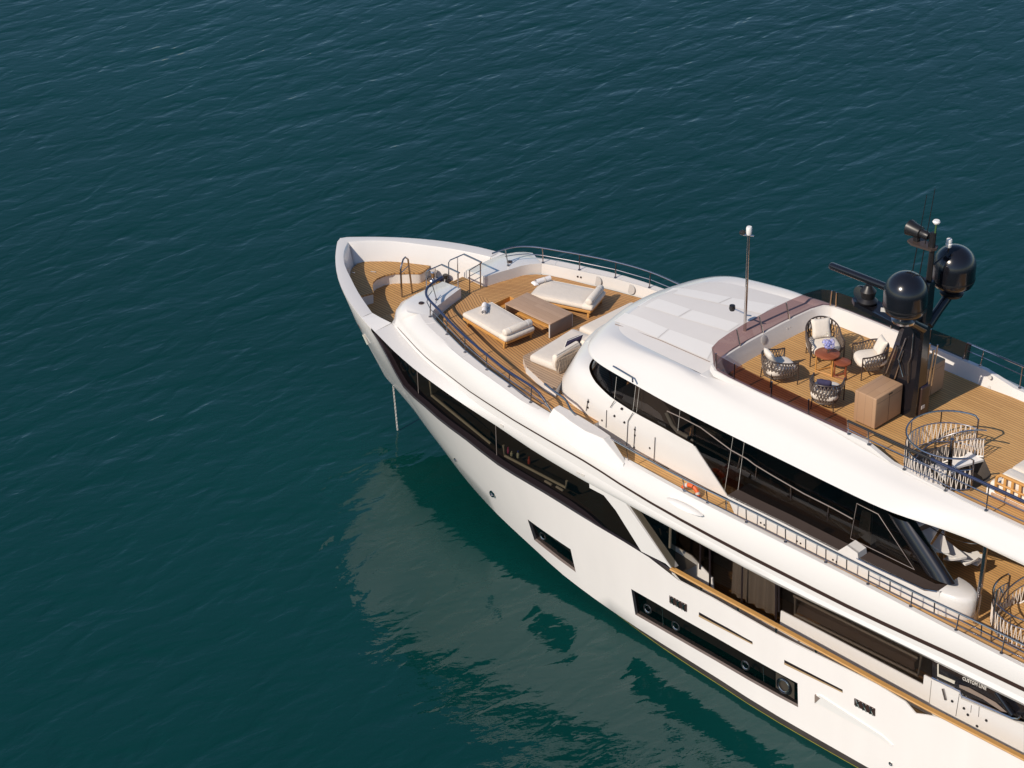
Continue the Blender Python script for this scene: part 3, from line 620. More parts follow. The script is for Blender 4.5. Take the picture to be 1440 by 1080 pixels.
for q in ([(1046, 832), (1090, 853), (1090, 862), (1046, 840)], [(1052, 846), (1087, 823), (1090, 826), (1060, 851)], [(1046, 800), (1088, 821), (1088, 824), (1046, 803)]):
    wq(q, "saloon_furniture", M["innerb"], d=-.6, thick=.05)
for a in ([(1118, 838), (1118, 864), (1291, 950), (1296, 921)], [(1116, 838), (1291, 926)]):
    part(MB().tube([PY(px, py, -YW + .12) for px, py in a], .035, 5), "cabin_window_frame", M["innerl"], hull_o)
wq([(1124, 850), (1286, 931), (1286, 943), (1120, 861)], "saloon_furniture", M["innerb"], d=-.35, thick=.3)
# aft wing of the main deck: white base with hatch doors, chrome trim, dark quarter window with lettering
wq([(1311, 955), (1349, 974), (1352, 983), (1440, 1020), (1440, 1062), (1307, 996)], "wing_base", M["gel"], d=.16, thick=.1)
wq([(1311, 928), (1345, 944), (1440, 990), (1440, 1012), (1352, 975), (1311, 955)], "quarter_window", M["black"], d=.10, thick=.02)
for q in ([(1318, 934), (1320, 934), (1320, 948), (1343, 958), (1342, 962), (1318, 951)],): wq(q, "quarter_window_frame", M["innerl"], d=.125, thick=.015)
wq([(1349, 963), (1362, 967), (1400, 988), (1416, 1002), (1408, 1000), (1382, 983), (1349, 967)], "quarter_window_trim", M["innerb"], d=.125, thick=.01)
part(MB().tube([PY(px, py, -YW - .22) for px, py in [(1311, 953), (1350, 972), (1353, 979), (1424, 1010), (1432, 1011), (1437, 1007)]], .03, 6), "wing_trim", M["rail"], hull_o)
part(MB().tube([PY(1401, 973, -YW - .2), PY(1424, 1005, -YW - .2)], .07, 10), "wing_pillar", M["black"], hull_o)
for a, b in [((1310, 957), (1307, 988)), ((1349, 976), (1344, 1007)), ((1366, 992), (1365, 1002)), ((1377, 994), (1376, 1008))]:
    part(MB().tube([PY(*a, -YW - .165), PY(*b, -YW - .165)], .006, 4), "hatch_seam", M["sill"], hull_o)
wq([(1324, 969), (1326.5, 969), (1330.5, 984), (1328, 985)], "hatch_handle", M["rail"], d=.2, thick=.03)
for p in [(1339, 986), (1355.5, 996), (1361, 1005), (1387, 1013), (1374, 1021)]:
    c = Vector(PY(*p, -YW - .17)); part(MB().lathe([(0, .02), (.03, .015), (.035, 0)], c, 10, Matrix.Rotation(R(90), 4, 'X')), "hatch_latch", M["blackm"], hull_o)
# lettering on the quarter window
cu = bpy.data.curves.new("lettering", 'FONT'); cu.body = "CUSTOM LINE"; cu.size = .165; cu.extrude = .004; cu.space_character = 1.05; cu.offset = .004
to = bpy.data.objects.new("lettering", cu); COL.objects.link(to)
bpy.context.view_layer.update(); dg = bpy.context.evaluated_depsgraph_get(); tm = bpy.data.meshes.new_from_object(to.evaluated_get(dg)); bpy.data.objects.remove(to)
p0 = Vector(PY(1353.5, 955.5, -YW - .13)); p1 = Vector(PY(1387, 970.5, -YW - .13))
wd = max(v.co.x for v in tm.vertices); sc = (p1 - p0).length / wd; dx_ = (p1 - p0).normalized()
for v in tm.vertices: v.co = p0 + dx_ * (v.co.x * sc) + Vector((0, -v.co.z - .004, v.co.y * sc * 1.25))
tm.materials.clear(); tm.materials.append(M["letter"])
tl = bpy.data.objects.new("lettering", tm); COL.objects.link(tl); adopt(tl, hull_o)

# ------------------------------------------------------------------ wheelhouse and upper saloon
def plan(pts, z):                          # half plan (from the centreline) -> full line across the bow from port to starboard
    a = spline([(x, -y, 0) for x, y in pts], 4)
    P = [(p.x, p.y, z) for p in a]; return P[::-1] + [(p[0], -p[1], p[2]) for p in P[1:]]
b0 = plan([(9.70, 0), (9.74, .5), (9.88, 1.0), (10.12, 1.5), (10.48, 2.08), (11.1, 2.40), (12, 2.55), (13, 2.60), (14.4, 2.62), (15.45, 2.62)], 5.0)
b05 = plan([(9.78, 0), (9.82, .5), (9.96, 1.0), (10.2, 1.48), (10.56, 2.06), (11.16, 2.38), (12.04, 2.545), (13, 2.60), (14.4, 2.62), (15.45, 2.62)], 5.55)
b1 = plan([(10.2, 0), (10.24, .45), (10.4, .98), (10.62, 1.45), (10.96, 1.95), (11.42, 2.27), (12.14, 2.50), (13, 2.585), (14.4, 2.615), (15.42, 2.62)], 5.93)
b2 = plan([(10.85, 0), (10.88, .4), (11.0, .95), (11.2, 1.45), (11.42, 1.98), (11.74, 2.28), (12.3, 2.46), (13, 2.55), (14.4, 2.60), (15.40, 2.61)], 6.06)
zb2 = lambda x: tab((10.8, 6.40), (11.6, 6.34), (12.0, 6.22), (12.6, 6.12), (13.4, 6.05), (14.4, 6.03), (16, 5.95))(x)
b2 = [(p[0], p[1], zb2(p[0])) for p in b2]
b1 = [(p[0], p[1], zb2(p[0]) - .12) for p in b1]
wh = part(MB().grid([b0, b05, b1, b2]), "wheelhouse", M["gel"], smooth=60)
gt = plan([(11.45, 0), (11.48, .4), (11.6, .95), (11.75, 1.4), (11.95, 1.85), (12.25, 2.15), (12.7, 2.36), (13.2, 2.44), (14.4, 2.5), (15.40, 2.52)], 7.14)
b2i = [(p[0] + .03, p[1] * .985, p[2] - .01) for p in b2]
wsc = part(MB().grid([b2i, gt]), "windscreen", M["window2"], wh, smooth=60)
# side of the saloon (plane y = 2.62): white panel with a raked corner, then dark glass to the raked pillar
YU = 2.62
def up(pxs, name, m, d=0., thick=.05, parent=None, bothsides=True):
    P = [Vector(PY(px, py, -(YU + d))) for px, py in pxs]; o = None
    for sgn in ((1, -1) if bothsides else (1,)):
        o = part(MB().slab([(p.x, p.y * sgn, p.z) for p in P], (0, thick * sgn, 0)), name, m, parent or wh, smooth=0)
    return o
up([(974, 627), (977, 628.5), (1023, 698.5), (1040, 712), (950, 680), (940, 660)], "saloon_side_panel", M["gel"], d=.005)
for sgn in (1, -1):
    P = [(15.38, 5.98), (16.5, 5.02), (16.5, 4.97), (23.6, 4.97), (22.9, 5.7), (21.6, 7.14), (15.38, 7.14)]
    part(MB().slab([(x, -(YU - .02) * sgn, z) for x, z in P], (0, .012 * sgn, 0)), "saloon_window", M["window2"], wh, smooth=0)
    part(MB().grid([[(x, -1.2 * sgn, z) for x in (12.4, 20.75)] for z in (4.97, 7.14)]), "saloon_lining", M["inner"], wh, smooth=0)
part(MB().grid([[(20.75, y, z) for y in (-2.6, 2.6)] for z in (4.97, 7.14)]), "saloon_bulkhead", M["innerb"], wh, smooth=0)
part(MB().grid([[(x, -y, z) for x in (12.2, 16.2)] for y, z in ((2.4, 5.85), (1.25, 5.85))]), "wheelhouse_console", M["inner"], wh, smooth=0)
# things one sees through the glass
up([(893, 543), (925, 556), (942, 577), (953, 603), (892, 572)], "console_box", M["innerb"], d=-.25, thick=.5, bothsides=False)
part(MB().tube([PY(px, py, -YU + .2) for px, py in [(937, 580), (945, 597), (953, 607), (968, 615)]], .05, 8), "grab_bar", M["innerl"], wh)
up([(955, 600), (1012, 628), (1012, 634), (953, 606)], "console_shelf", M["innerb"], d=-.5, thick=.4, bothsides=False)
up([(984, 599), (1014, 613), (1014, 617), (984, 602)], "console_shelf", M["innerl"], d=-.8, thick=.05, bothsides=False)
up([(1037, 690), (1153, 748), (1150, 757), (1036, 700)], "side_bench", M["innerb"], d=-.12, thick=.3, bothsides=False)
up([(1117, 668), (1136, 665), (1151, 682), (1141, 691), (1118, 683)], "saloon_pillow", M["innerb"], d=-.5, thick=.15, bothsides=False)
up([(1212, 718), (1225, 723), (1223, 750), (1206, 748)], "aft_window_post", M["innerl"], d=-.3, thick=.05, bothsides=False)
up([(1206, 752), (1210, 749), (1280, 790), (1282, 797)], "aft_window_sill", M["innerl"], d=-.2, thick=.1, bothsides=False)
part(MB().tube([PY(px, py, -YU + .12) for px, py in [(972, 618), (1000, 633), (1050, 659), (1064, 671), (1112, 697), (1162, 725), (1195, 750)]], .028, 6), "window_sill", M["letter"], wh)
hr = part(MB().tube([PY(px, py, -YU - .06) for px, py in [(938, 578), (960, 588), (985, 601), (1028, 633), (1050, 645), (1062, 654), (1085, 668), (1130, 694), (1170, 714), (1199, 730)]], .014, 6), "side_handrail", M["reveal"], wh)
for a, b in [((972, 601), (970, 612)), ((1041, 641), (1037, 660)), ((1064, 655), (1062, 676)), ((1112, 684), (1112, 703)), ((1165, 712), (1163, 732))]:
    part(MB().tube([PY(*a, -YU - .06), PY(*b, -YU + .02)], .014, 5), "rail_bracket", M["rail"], wh)
for a, b in [((867, 530), (864, 560)), ((894, 543), (890, 577)), ((899, 545), (895, 580)), ((956.5, 574), (953, 606)), ((1031, 613), (1019, 690)), ((1046.5, 622), (1037.5, 691))]:
    part(MB().tube([PY(*a, -YU - .0 + (.1 if a[0] < 930 else 0)), PY(*b, -YU - .0)], .005, 4), "window_seam", M["letter"], wh)
fr_ = [(1205, 708), (1235, 723), (1286, 801), (1196, 757)]
part(MB().tube([PY(px, py, -YU - .0) for px, py in fr_], .010, 6, closed=True), "window_frame", M["reveal"], wh)
# raked black pillar aft, white base with rounded end
for sgn in (1, -1):
    P0 = Vector(PY(1268, 729, -YU + .12)); P1 = Vector(PY(1321, 811, -YU - .02))
    P0.y *= sgn; P1.y *= sgn
    rows_ = []
    ax = (P1 - P0); 
    for t in np.linspace(-.06, 1, 8):
        c = P0 + ax * t; rows_.append([c + Vector((.42 * math.cos(a) * (1 if math.cos(a) > 0 else .9), .16 * math.sin(a) * sgn, 0)) for a in np.linspace(0, 2 * math.pi, 21)[:-1]])
    pm = MB().grid(rows_, closed=True); b_ = len(pm.v) - 20; pm.f.append(tuple(range(b_, b_ + 20))); part(pm, "raked_pillar", M["black"], wh, smooth=50)
    BY = 3.0
    prof = [Vector(PY(px, py, -BY)) for px, py in [(1022, 697), (1050, 711), (1100, 735), (1178, 775), (1191, 767), (1206, 778), (1207, 786), (1300, 831), (1322, 833)]]
    top = [(p.x, p.z) for p in prof]; zt_ = top[-1][1]
    part(MB().slab([(x, -BY * sgn, z) for x, z in [(top[0][0] + .25, 4.97), (23.0, 4.97), (23.0, zt_)] + [t for t in top[::-1][1:]]], (0, .06 * sgn, 0)), "saloon_base", M["gel"], wh, smooth=0)
    lt = [t for i, t in enumerate(top) if i not in (4, 5)]; part(MB().grid([[(x, -BY * sgn, z) for x, z in lt], [(x, -(YU - .02) * sgn, z) for x, z in lt]]), "base_ledge", M["ledge"], wh, smooth=0)
    ends = [[(22.95 + .75 * r_ * math.cos(a), -(BY - .42) * sgn - .42 * r_ * math.sin(a) * sgn, z) for a in np.linspace(-math.pi / 2, math.pi / 2, 13)] for z, r_ in ((4.97, .93), (5.2, 1.0), (zt_ - .14, 1.0), (zt_ - .03, .95), (zt_, .85), (zt_ + .002, 0))]
    part(MB().grid(ends), "base_end", M["gel"], wh, smooth=50)
    part(MB().tube([(p.x, p.y * sgn, p.z) for p in [Vector(PY(px, py, -BY + .01)) for px, py in [(1205, 785), (1240, 802), (1300, 829), (1318, 832)]]], .022, 6), "base_trim", M["rail"], wh)
_b = [PY(*p, -3.0) for p in ((1178, 776), (1191, 767), (1206, 778), (1207, 787))]
for sgn in (1, -1): part(MB().slab([(p[0], -3.0 * sgn - .004 * sgn, p[2]) for p in _b], (0, .32 * sgn, 0)), "base_step", M["gel"], wh, smooth=0)
# hatch seams and latches in the white side of the wheelhouse
for a, b in [((824, 578), (827, 561)), ((852, 601), (853, 577)), ((858, 573), (864, 563.5)), ((881, 627), (883, 592)), ((883, 592), (890, 580.5)), ((891, 629), (893, 600)), ((919, 655), (921, 615))]:
    part(MB().tube([ON(*a, lambda x, z: np.interp(x, [10.5, 11.1, 12, 13, 14.5], [2.12, 2.43, 2.575, 2.625, 2.65])), ON(*b, lambda x, z: np.interp(x, [10.5, 11.1, 12, 13, 14.5], [2.12, 2.38, 2.55, 2.615, 2.645]))], .009, 4), "hatch_seam", M["sill"], wh)
for p in [(827, 565), (827, 573), (826, 590), (847, 591), (864, 585), (878, 594), (874, 575), (893, 604), (893, 612), (892, 629), (914, 630)]:
    c = Vector(ON(*p, lambda x, z: min(2.63, np.interp(x, [10.5, 11.1, 12, 13], [2.1, 2.41, 2.54, 2.61])))); part(MB().lathe([(0, .02), (.028, .015), (.033, -.02)], c, 10, Matrix.Rotation(R(90), 4, 'X')), "hatch_latch", M["sill"], wh)
for p in [(1070, 735), (1075, 738), (1121, 761), (1126, 764), (1171.5, 787), (1176.5, 790), (1021, 708), (975, 685), (979, 688)]:
    c = Vector(PY(*p, -3.0)); part(MB().lathe([(0, .02), (.022, .015), (.028, -.03)], c, 10, Matrix.Rotation(R(90), 4, 'X')), "wall_fitting", M["sill"], wh)

# ------------------------------------------------------------------ roof of the wheelhouse and fascia of the sun deck
eave = [(11.15, 0), (11.17, .45), (11.24, .9), (11.33, 1.3), (11.47, 1.85), (11.72, 2.38), (12.05, 2.68), (12.45, 2.84), (13, 2.93), (13.8, 3.0), (14.55, 3.07), (15.3, 3.12), (17, 3.175), (18.5, 3.19), (20.7, 3.22), (21.7, 3.17), (22.8, 2.96), (23.5, 2.86), (24, 2.83), (26, 2.80), (29.3, 2.78)]
edge2 = [(11.18, 0), (11.2, .45), (11.27, .89), (11.36, 1.28), (11.5, 1.82), (11.76, 2.34), (12.08, 2.63), (12.48, 2.78), (13, 2.87), (13.8, 2.93), (14.55, 2.99), (15.3, 3.04), (17, 3.08), (18.5, 3.09), (20.7, 3.13), (21.7, 3.10), (22.8, 2.93), (23.5, 2.84), (24, 2.81), (26, 2.785), (29.3, 2.765)]
crease = [(11.42, 0), (11.44, .4), (11.5, .8), (11.58, 1.16), (11.74, 1.6), (12.05, 1.96), (12.45, 2.16), (12.9, 2.25), (13.4, 2.31), (14.1, 2.36), (14.7, 2.37), (15.35, 2.50), (17, 2.60), (18.5, 2.60), (20.7, 2.64), (21.7, 2.66), (22.8, 2.62), (23.5, 2.60), (24, 2.60), (26, 2.60), (29.3, 2.60)]
top_ = [(11.62, 0), (11.64, .38), (11.7, .76), (11.78, 1.1), (11.95, 1.5), (12.22, 1.78), (12.6, 1.94), (13.0, 2.02), (13.5, 2.08), (14.2, 2.16), (14.8, 2.22), (15.35, 2.28), (17, 2.33), (18.5, 2.33), (20.7, 2.40), (21.7, 2.43), (22.8, 2.44), (23.5, 2.45), (24, 2.455), (26, 2.46), (29.3, 2.46)]
zc_ = [7.42, 7.42, 7.42, 7.43, 7.45, 7.51, 7.58, 7.63, 7.68, 7.75, 7.78, 7.78, 7.76, 7.75, 7.66, 7.62, 7.62, 7.62, 7.62, 7.62, 7.62]
zt2 = [7.47, 7.47, 7.47, 7.48, 7.5, 7.53, 7.56, 7.59, 7.63, 7.68, 7.72, 7.76, 7.97, 7.97, 7.80, 7.72, 7.72, 7.72, 7.72, 7.72, 7.72]
def line(pts, zs):
    z = zs if hasattr(zs, '__len__') else [zs] * len(pts)
    a = spline([(p[0], -p[1], q) for p, q in zip(pts, z)], 3); P = [tuple(p) for p in a]
    return P[::-1] + [(p[0], -p[1], p[2]) for p in P[1:]]
soff = [(p[0] + .35, max(0, p[1] - .45)) for p in eave]
mid_ = [(a[0] * .55 + b[0] * .45, a[1] * .55 + b[1] * .45 + .02) for a, b in zip(edge2, crease)]; zm_ = [7.25 * .5 + z * .5 + .03 for z in zc_]
mid2 = [(a[0] * .22 + b[0] * .78, a[1] * .22 + b[1] * .78) for a, b in zip(edge2, crease)]; zm2 = [z - .035 for z in zc_]
roof = part(MB().grid([line(soff, 7.13), line(eave, 7.165), line([((a[0]+b[0])/2-.01,(a[1]+b[1])/2+.015) for a,b in zip(eave,edge2)], 7.20), line(edge2, 7.25), line(mid_, zm_), line(mid2, zm2), line(crease, zc_), line(top_, zt2)]), "roof", M["gel"], smooth=55)
# crown of the roof
tl_ = line(top_[:12], zt2[:12]); n_ = len(tl_) // 2
port, stb = tl_[:n_ + 1], tl_[n_:][::-1]
crown = []
for a, b in zip(port, stb):
    crown.append([(a[0] * (1 - t) + b[0] * t, a[1] * (1 - t) + b[1] * t, a[2] + .07 * (1 - (2 * t - 1) ** 2) * min(1, abs(a[1]))) for t in np.linspace(0, 1, 13)])
part(MB().grid(crown), "roof_crown", M["nonskid"], roof, smooth=55)
def rz_(x, y):
    z = np.interp(x, [p[0] for p in top_[:12]], zt2[:12]); hw = np.interp(x, [p[0] for p in top_[:12]], [p[1] for p in top_[:12]])
    return z + .07 * max(0, 1 - (y / max(hw, .1)) ** 2) * min(1, hw)
def roofpt(px, py):
    z = 7.7
    for _ in range(20): p = PZ(px, py, z); z = rz_(p[0], p[1])
    return p
for q in ([(437, 200), (520, 152), (1010, 232), (900, 280)], [(912, 284), (1022, 236), (1390, 300), (1270, 372)], [(215, 305), (330, 240), (668, 333), (562, 393)], [(575, 400), (684, 338), (1080, 455), (985, 518)], [(22, 430), (112, 362), (478, 498), (387, 573)], [(400, 578), (492, 503), (868, 638), (808, 752)]):
    pp = [roofpt(*p) for p in zz(860, 380, 6, q)]; n = 6; rows_ = []
    for s in np.linspace(0, 1, n):
        rows_.append([])
        for t in np.linspace(0, 1, n):
            p = (np.array(pp[0]) * (1 - t) + np.array(pp[3]) * t) * (1 - s) + (np.array(pp[1]) * (1 - t) + np.array(pp[2]) * t) * s
            rows_[-1].append((p[0], p[1], rz_(p[0], p[1]) + .008))
    part(MB().grid(rows_), "roof_panel", M["panelw"], roof, smooth=0)
part(MB().tube([Vector(roofpt(*p)) + Vector((0, 0, .004)) for p in zz(860, 380, 6, [(30, 455), (400, 588), (830, 775)])], .012, 5), "roof_seam", M["innerb"], roof)
for sgn in (1, -1):
    part(MB().prism([(15.30, 2.34 * sgn), (15.30, 1.5 * sgn), (15.45, 1.6 * sgn), (15.8, 2.16 * sgn), (16.3, 2.24 * sgn), (16.3, 2.33 * sgn)], 7.70, 7.775), "roof_corner", M["gel"], roof, smooth=0)
# wiper / gutter bar on the brow
a = [PZ(*p, 7.30) for p in [(863, 516), (890, 532), (890.5, 538)]]; part(MB().tube([Vector(p) + Vector((0, -.02, .03)) for p in a], .022, 6), "gutter_bar", M["rail"], roof)
for p in [(1166, 615)]:
    c = Vector(PZ(*p, 7.42)); part(MB().box(c, (.11, .05, .03), 0, .01), "roof_fitting", M["letter"], roof)

# ------------------------------------------------------------------ sun deck: teak, coaming, bronze glass, rails
STC = (21.85, -1.35); STR = 1.0             # spiral stair opening
def flat_with_hole(outer, hole, z, name, m, parent=None):
    bm = bmesh.new(); eds = []
    for loop in (outer, hole):
        vs = [bm.verts.new((p[0], p[1], z)) for p in loop]
        eds += [bm.edges.new((vs[i], vs[(i + 1) % len(vs)])) for i in range(len(vs))]
    bmesh.ops.triangle_fill(bm, edges=eds, use_beauty=True, use_dissolve=False)
    me = bpy.data.meshes.new(name); bmesh.ops.recalc_face_normals(bm, faces=bm.faces[:])
    if bm.faces and sum(f.normal.z for f in bm.faces) < 0: bmesh.ops.reverse_faces(bm, faces=bm.faces[:])
    bm.to_mesh(me); bm.free(); me.materials.append(m)
    o = bpy.data.objects.new(name, me); COL.objects.link(o); adopt(o, parent or yacht); return o
toe = [(15.50, 0), (15.50, .6), (15.52, 1.1), (15.56, 1.6), (15.64, 1.9), (15.8, 2.02), (16.1, 2.06), (17, 2.10), (19, 2.12), (20.2, 2.13), (21, 2.2), (23, 2.24), (29.3, 2.26)]
rimi = [(15.36, 0), (15.36, .62), (15.38, 1.14), (15.42, 1.66), (15.52, 2.02), (15.74, 2.15), (16.1, 2.19), (17, 2.22), (19, 2.22), (20.2, 2.23), (21, 2.28), (23, 2.32), (29.3, 2.34)]
rimo = [(15.26, 0), (15.26, .64), (15.28, 1.18), (15.32, 1.72), (15.42, 2.1), (15.66, 2.25), (16.1, 2.29), (17, 2.325), (19, 2.325), (20.2, 2.34), (21, 2.40), (23, 2.43), (29.3, 2.45)]
zr = [7.99] * 9 + [7.99, 7.80, 7.735, 7.735]
def half2(pts, zs): return [(p[0], -p[1], q) for p, q in zip(pts, zs)][::-1] + [(p[0], p[1], q) for p, q in list(zip(pts, zs))[1:]]
part(MB().grid([half2(toe, [7.6] * 13), half2(rimi, zr), half2(rimo, zr), half2([(p[0] - .02, p[1] + .02) for p in rimo], [z - .16 for z in zr])]), "sundeck_coaming", M["gel"], smooth=40)
HR_ = .93
hole = [(STC[0] + .03 + HR_ * math.cos(a), STC[1] - .02 + HR_ * math.sin(a)) for a in np.linspace(0, 2 * math.pi, 41)[:-1]]
hole = [p for p in hole if not (p[0] > 22.2 and p[1] > -.9)] ; 
tp = [(p[0], -p[1] - .02) for p in toe][::-1] + [(p[0], p[1] + .02) for p in toe[1:]]
flat_with_hole(tp, hole, 7.6, "sundeck_teak", M["teak"])
part(MB().grid([[(x, y, 7.42) for y in (-2.4, -2.3)] for x in (16, 29.3)]), "sundeck_edge", M["gel2"], smooth=0)
part(MB().grid([[(x, y, 7.12) for y in np.linspace(-2.8, 2.8, 3)] for x in (22.95, 29.3)]), "upper_deckhead", M["gel2"], smooth=0)
part(MB().grid([[(x, y, 7.12) for y in np.linspace(-.3, 2.8, 3)] for x in (15.4, 22.95)]), "upper_deckhead", M["gel2"], smooth=0)
# dark well of the stair
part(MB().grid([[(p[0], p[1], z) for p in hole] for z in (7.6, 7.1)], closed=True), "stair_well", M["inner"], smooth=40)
# small round lamps, speakers and fittings on the inner coaming
def disc(c, r, ax, name, m, t=.012, n=24):
    q = Vector((0, 0, 1)).rotation_difference(Vector(ax)).to_matrix().to_4x4()
    return part(MB().lathe([(0, t), (r * .93, t), (r, 0), (r, -.02)], c, n, q), name, m)
for px, py, r in [(1075, 478, .115), (1133, 450, .115)]:
    x_ = 15.45
    for _ in range(8): p = PX(px, py, x_); x_ = 15.507 - .36 * (p[2] - 7.6) + .03 * max(0, abs(p[1]) - .6)
    disc(p, r, (1, .0, .36), "speaker_disc", M["disc"] if px < 1100 else M["nonskid"], t=.004)
for px, py in [(1039, 500), (1043, 498), (1107, 462), (1111, 460)]:
    p = PX(px, py, 15.42); disc(p, .016, (1, 0, .35), "coaming_fitting", M["letter"])
for px, py, r in [(1177.5, 441, .05), (1210, 464, .018), (1217, 466, .018), (1392, 531, .05), (1391, 545, .05)]:
    p = PY(px, py, 2.16); disc(p, r, (0, -1, .3), "coaming_lamp", M["letter"] if r > .03 else M["sill"])
p = PY(1375, 528, 2.21); disc(p, .12, (0, -1, .3), "speaker_disc", M["disc"], t=.004)
for px, py, r in [(1214 - 0, 0, 0)][:0]: pass
# bronze glass screen
gb = [(15.30, 0), (15.30, .62), (15.33, 1.16), (15.37, 1.7), (15.47, 2.07), (15.70, 2.22), (16.1, 2.26), (17, 2.29), (18.5, 2.30), (19.66, 2.31)]
gtp = [(15.15, 0), (15.16, .6), (15.19, 1.16), (15.25, 1.66), (15.36, 2.03), (15.62, 2.2), (16.2, 2.26), (17.2, 2.29), (18.5, 2.33), (19.66, 2.37)]
screen = part(MB().grid([half2(gb, [7.985] * 10), half2(gtp, [8.40] * 10)]), "glass_screen", M["bronze"], smooth=30)
def gpost(b, t, w=.05):
    b = Vector(b); t = Vector(t); part(MB().tube([b + Vector((0, 0, -.02)), t], [w * .5, w * .42], 6), "screen_post", M["steel"], screen)
for px, py in [(1038.5, 488), (1071.5, 470.5), (1108, 449)]:
    p = PX(px, py, 15.29); y = p[1]; gpost((np.interp(abs(y), [q[1] for q in gb], [q[0] for q in gb]) + .03, y, 7.985), (np.interp(abs(y), [q[1] for q in gtp], [q[0] for q in gtp]) + .03, y, 8.40), .045)
for x in (15.62, 16.25, 17.4, 18.52):
    for s in (-1, 1):
        if s == 1 and x == 16.25: xx = 15.75
        else: xx = x
        gpost((xx, s * (np.interp(xx, [q[0] for q in gb[4:]], [q[1] for q in gb[4:]]) - .025), 7.985), (xx, s * (np.interp(xx, [q[0] for q in gtp[4:]], [q[1] for q in gtp[4:]]) - .025), 8.40), .05)

# ------------------------------------------------------------------ handrails
def railing(name, tops, feet, mids=(.5,), rt=.024, rp=.016, rm=.012, extra=(), smooth_n=4, parent=None):
    t = spline(tops, smooth_n) if smooth_n else [Vector(p) for p in tops]
    o = part(MB().tube(t, rt, 8), name, M["rail"], parent)
    for (b, tp_) in feet:
        b = Vector(b); tp_ = Vector(tp_)
        part(MB().tube([b, tp_], rp, 6).lathe([(0, .025), (.04, .02), (.045, 0)], b, 10), "stanchion", M["rail"], o)
    for line_ in mids:
        part(MB().tube(line_, rm, 6), "mid_rail", M["rail"], o)
    for line_ in extra:
        part(MB().tube(line_, rp, 6), "rail_strut", M["rail"], o)
    return o
# foredeck, port and starboard
ftop = [(5.10, .95, 6.05), (5.16, 1.35, 6.05), (5.28, 1.68, 6.05), (5.50, 1.92, 6.05), (5.8, 2.09, 6.06), (6.4, 2.32, 6.08), (6.91, 2.52, 6.09), (7.88, 2.85, 6.10), (8.9, 3.1, 6.08), (9.8, 3.23, 6.0), (10.75, 3.29, 5.93)]
fx = [5.86, 6.87, 7.88, 8.9, 9.85, 10.68]
def ytop(x): return float(np.interp(x, [p[0] for p in ftop[3:]], [p[1] for p in ftop[3:]]))
def ztop(x): return float(np.interp(x, [p[0] for p in ftop[3:]], [p[2] for p in ftop[3:]]))
for s in (-1, 1):
    sg = lambda L: [(p[0], p[1] * s, p[2]) for p in L]
    tops = sg(ftop + ([(11.2, 3.33, 5.72), (11.55, 3.36, 5.45)] if s < 0 else [(12, 3.33, 5.9), (14, 3.35, 5.8), (20, 3.42, 5.66)]))
    feet = [((x, s * (YI2(x) + .06), ZC(x)), (x, s * ytop(x), ztop(x))) for x in fx] + [((5.30, s * 1.36, 5.6), (5.16, s * 1.38, 6.05))]
    mid_r = sg([(5.16, 1.38, 5.82)] + [(5.30, 1.66, 5.82), (5.52, 1.92, 5.83)] + [(x, ytop(x) + .01, (ztop(x) + ZC(x)) / 2) for x in fx] + [(11.3, 3.32, 5.6)])
    fr_o = railing("foredeck_rail", tops, feet, [mid_r, sg([(x, ytop(x) + .02, ZC(x) + .09) for x in fx])] if s < 0 else [mid_r])
    if s < 0: part(MB().tube(spline(sg(ftop + [(11.2, 3.33, 5.74)]), 4), .034, 10), "rail_reflection", M["skyrail"], fr_o)  # navy sleeve paints the sky's reflection onto the port rail
# gate rails between foredeck and bow well
for s in (-1, 1):
    y = s * .42 - .08
    o = part(MB().tube([(4.62, y - .0, 6.08), (5.30, y, 6.08)], .024, 8), "gate_rail", M["rail"])
    part(MB().tube([(5.25, y, 6.07), (5.25, y, 5.3)], .018, 6), "stanchion", M["rail"], o)
    part(MB().tube([(4.62, y, 6.08), (4.52, y - .42, 6.02), (4.5, y - .46, 5.95), (4.5, y - .46, 5.2)], .016, 6), "gate_side", M["rail"], o)
    part(MB().tube([(4.58, y - .2, 6.05), (4.58, y - .2, 5.25)], .014, 6), "stanchion", M["rail"], o)
o = part(MB().tube([(5.28, -.1, 5.3), (5.28, -.1, 6.0), (5.28, .34, 6.05)], .016, 6), "gate", M["rail"])
for z in (5.62, 5.82): part(MB().tube([(5.28, -.1, z), (5.28, .34, z + .02)], .01, 6), "gate_bar", M["rail"], o)
o = part(MB().tube([(2.52, -.02, 4.1), (2.60, -.12, 5.05), (2.59, -.08, 5.14), (2.53, .05, 5.26), (2.49, .17, 5.27), (2.50, .26, 5.18), (2.54, .36, 4.1)], .026, 8), "boarding_handle", M["rail"])
part(MB().tube([(2.59, -.1, 4.92), (2.50, .28, 4.98)], .012, 6), "handle_bar", M["rail"], o)
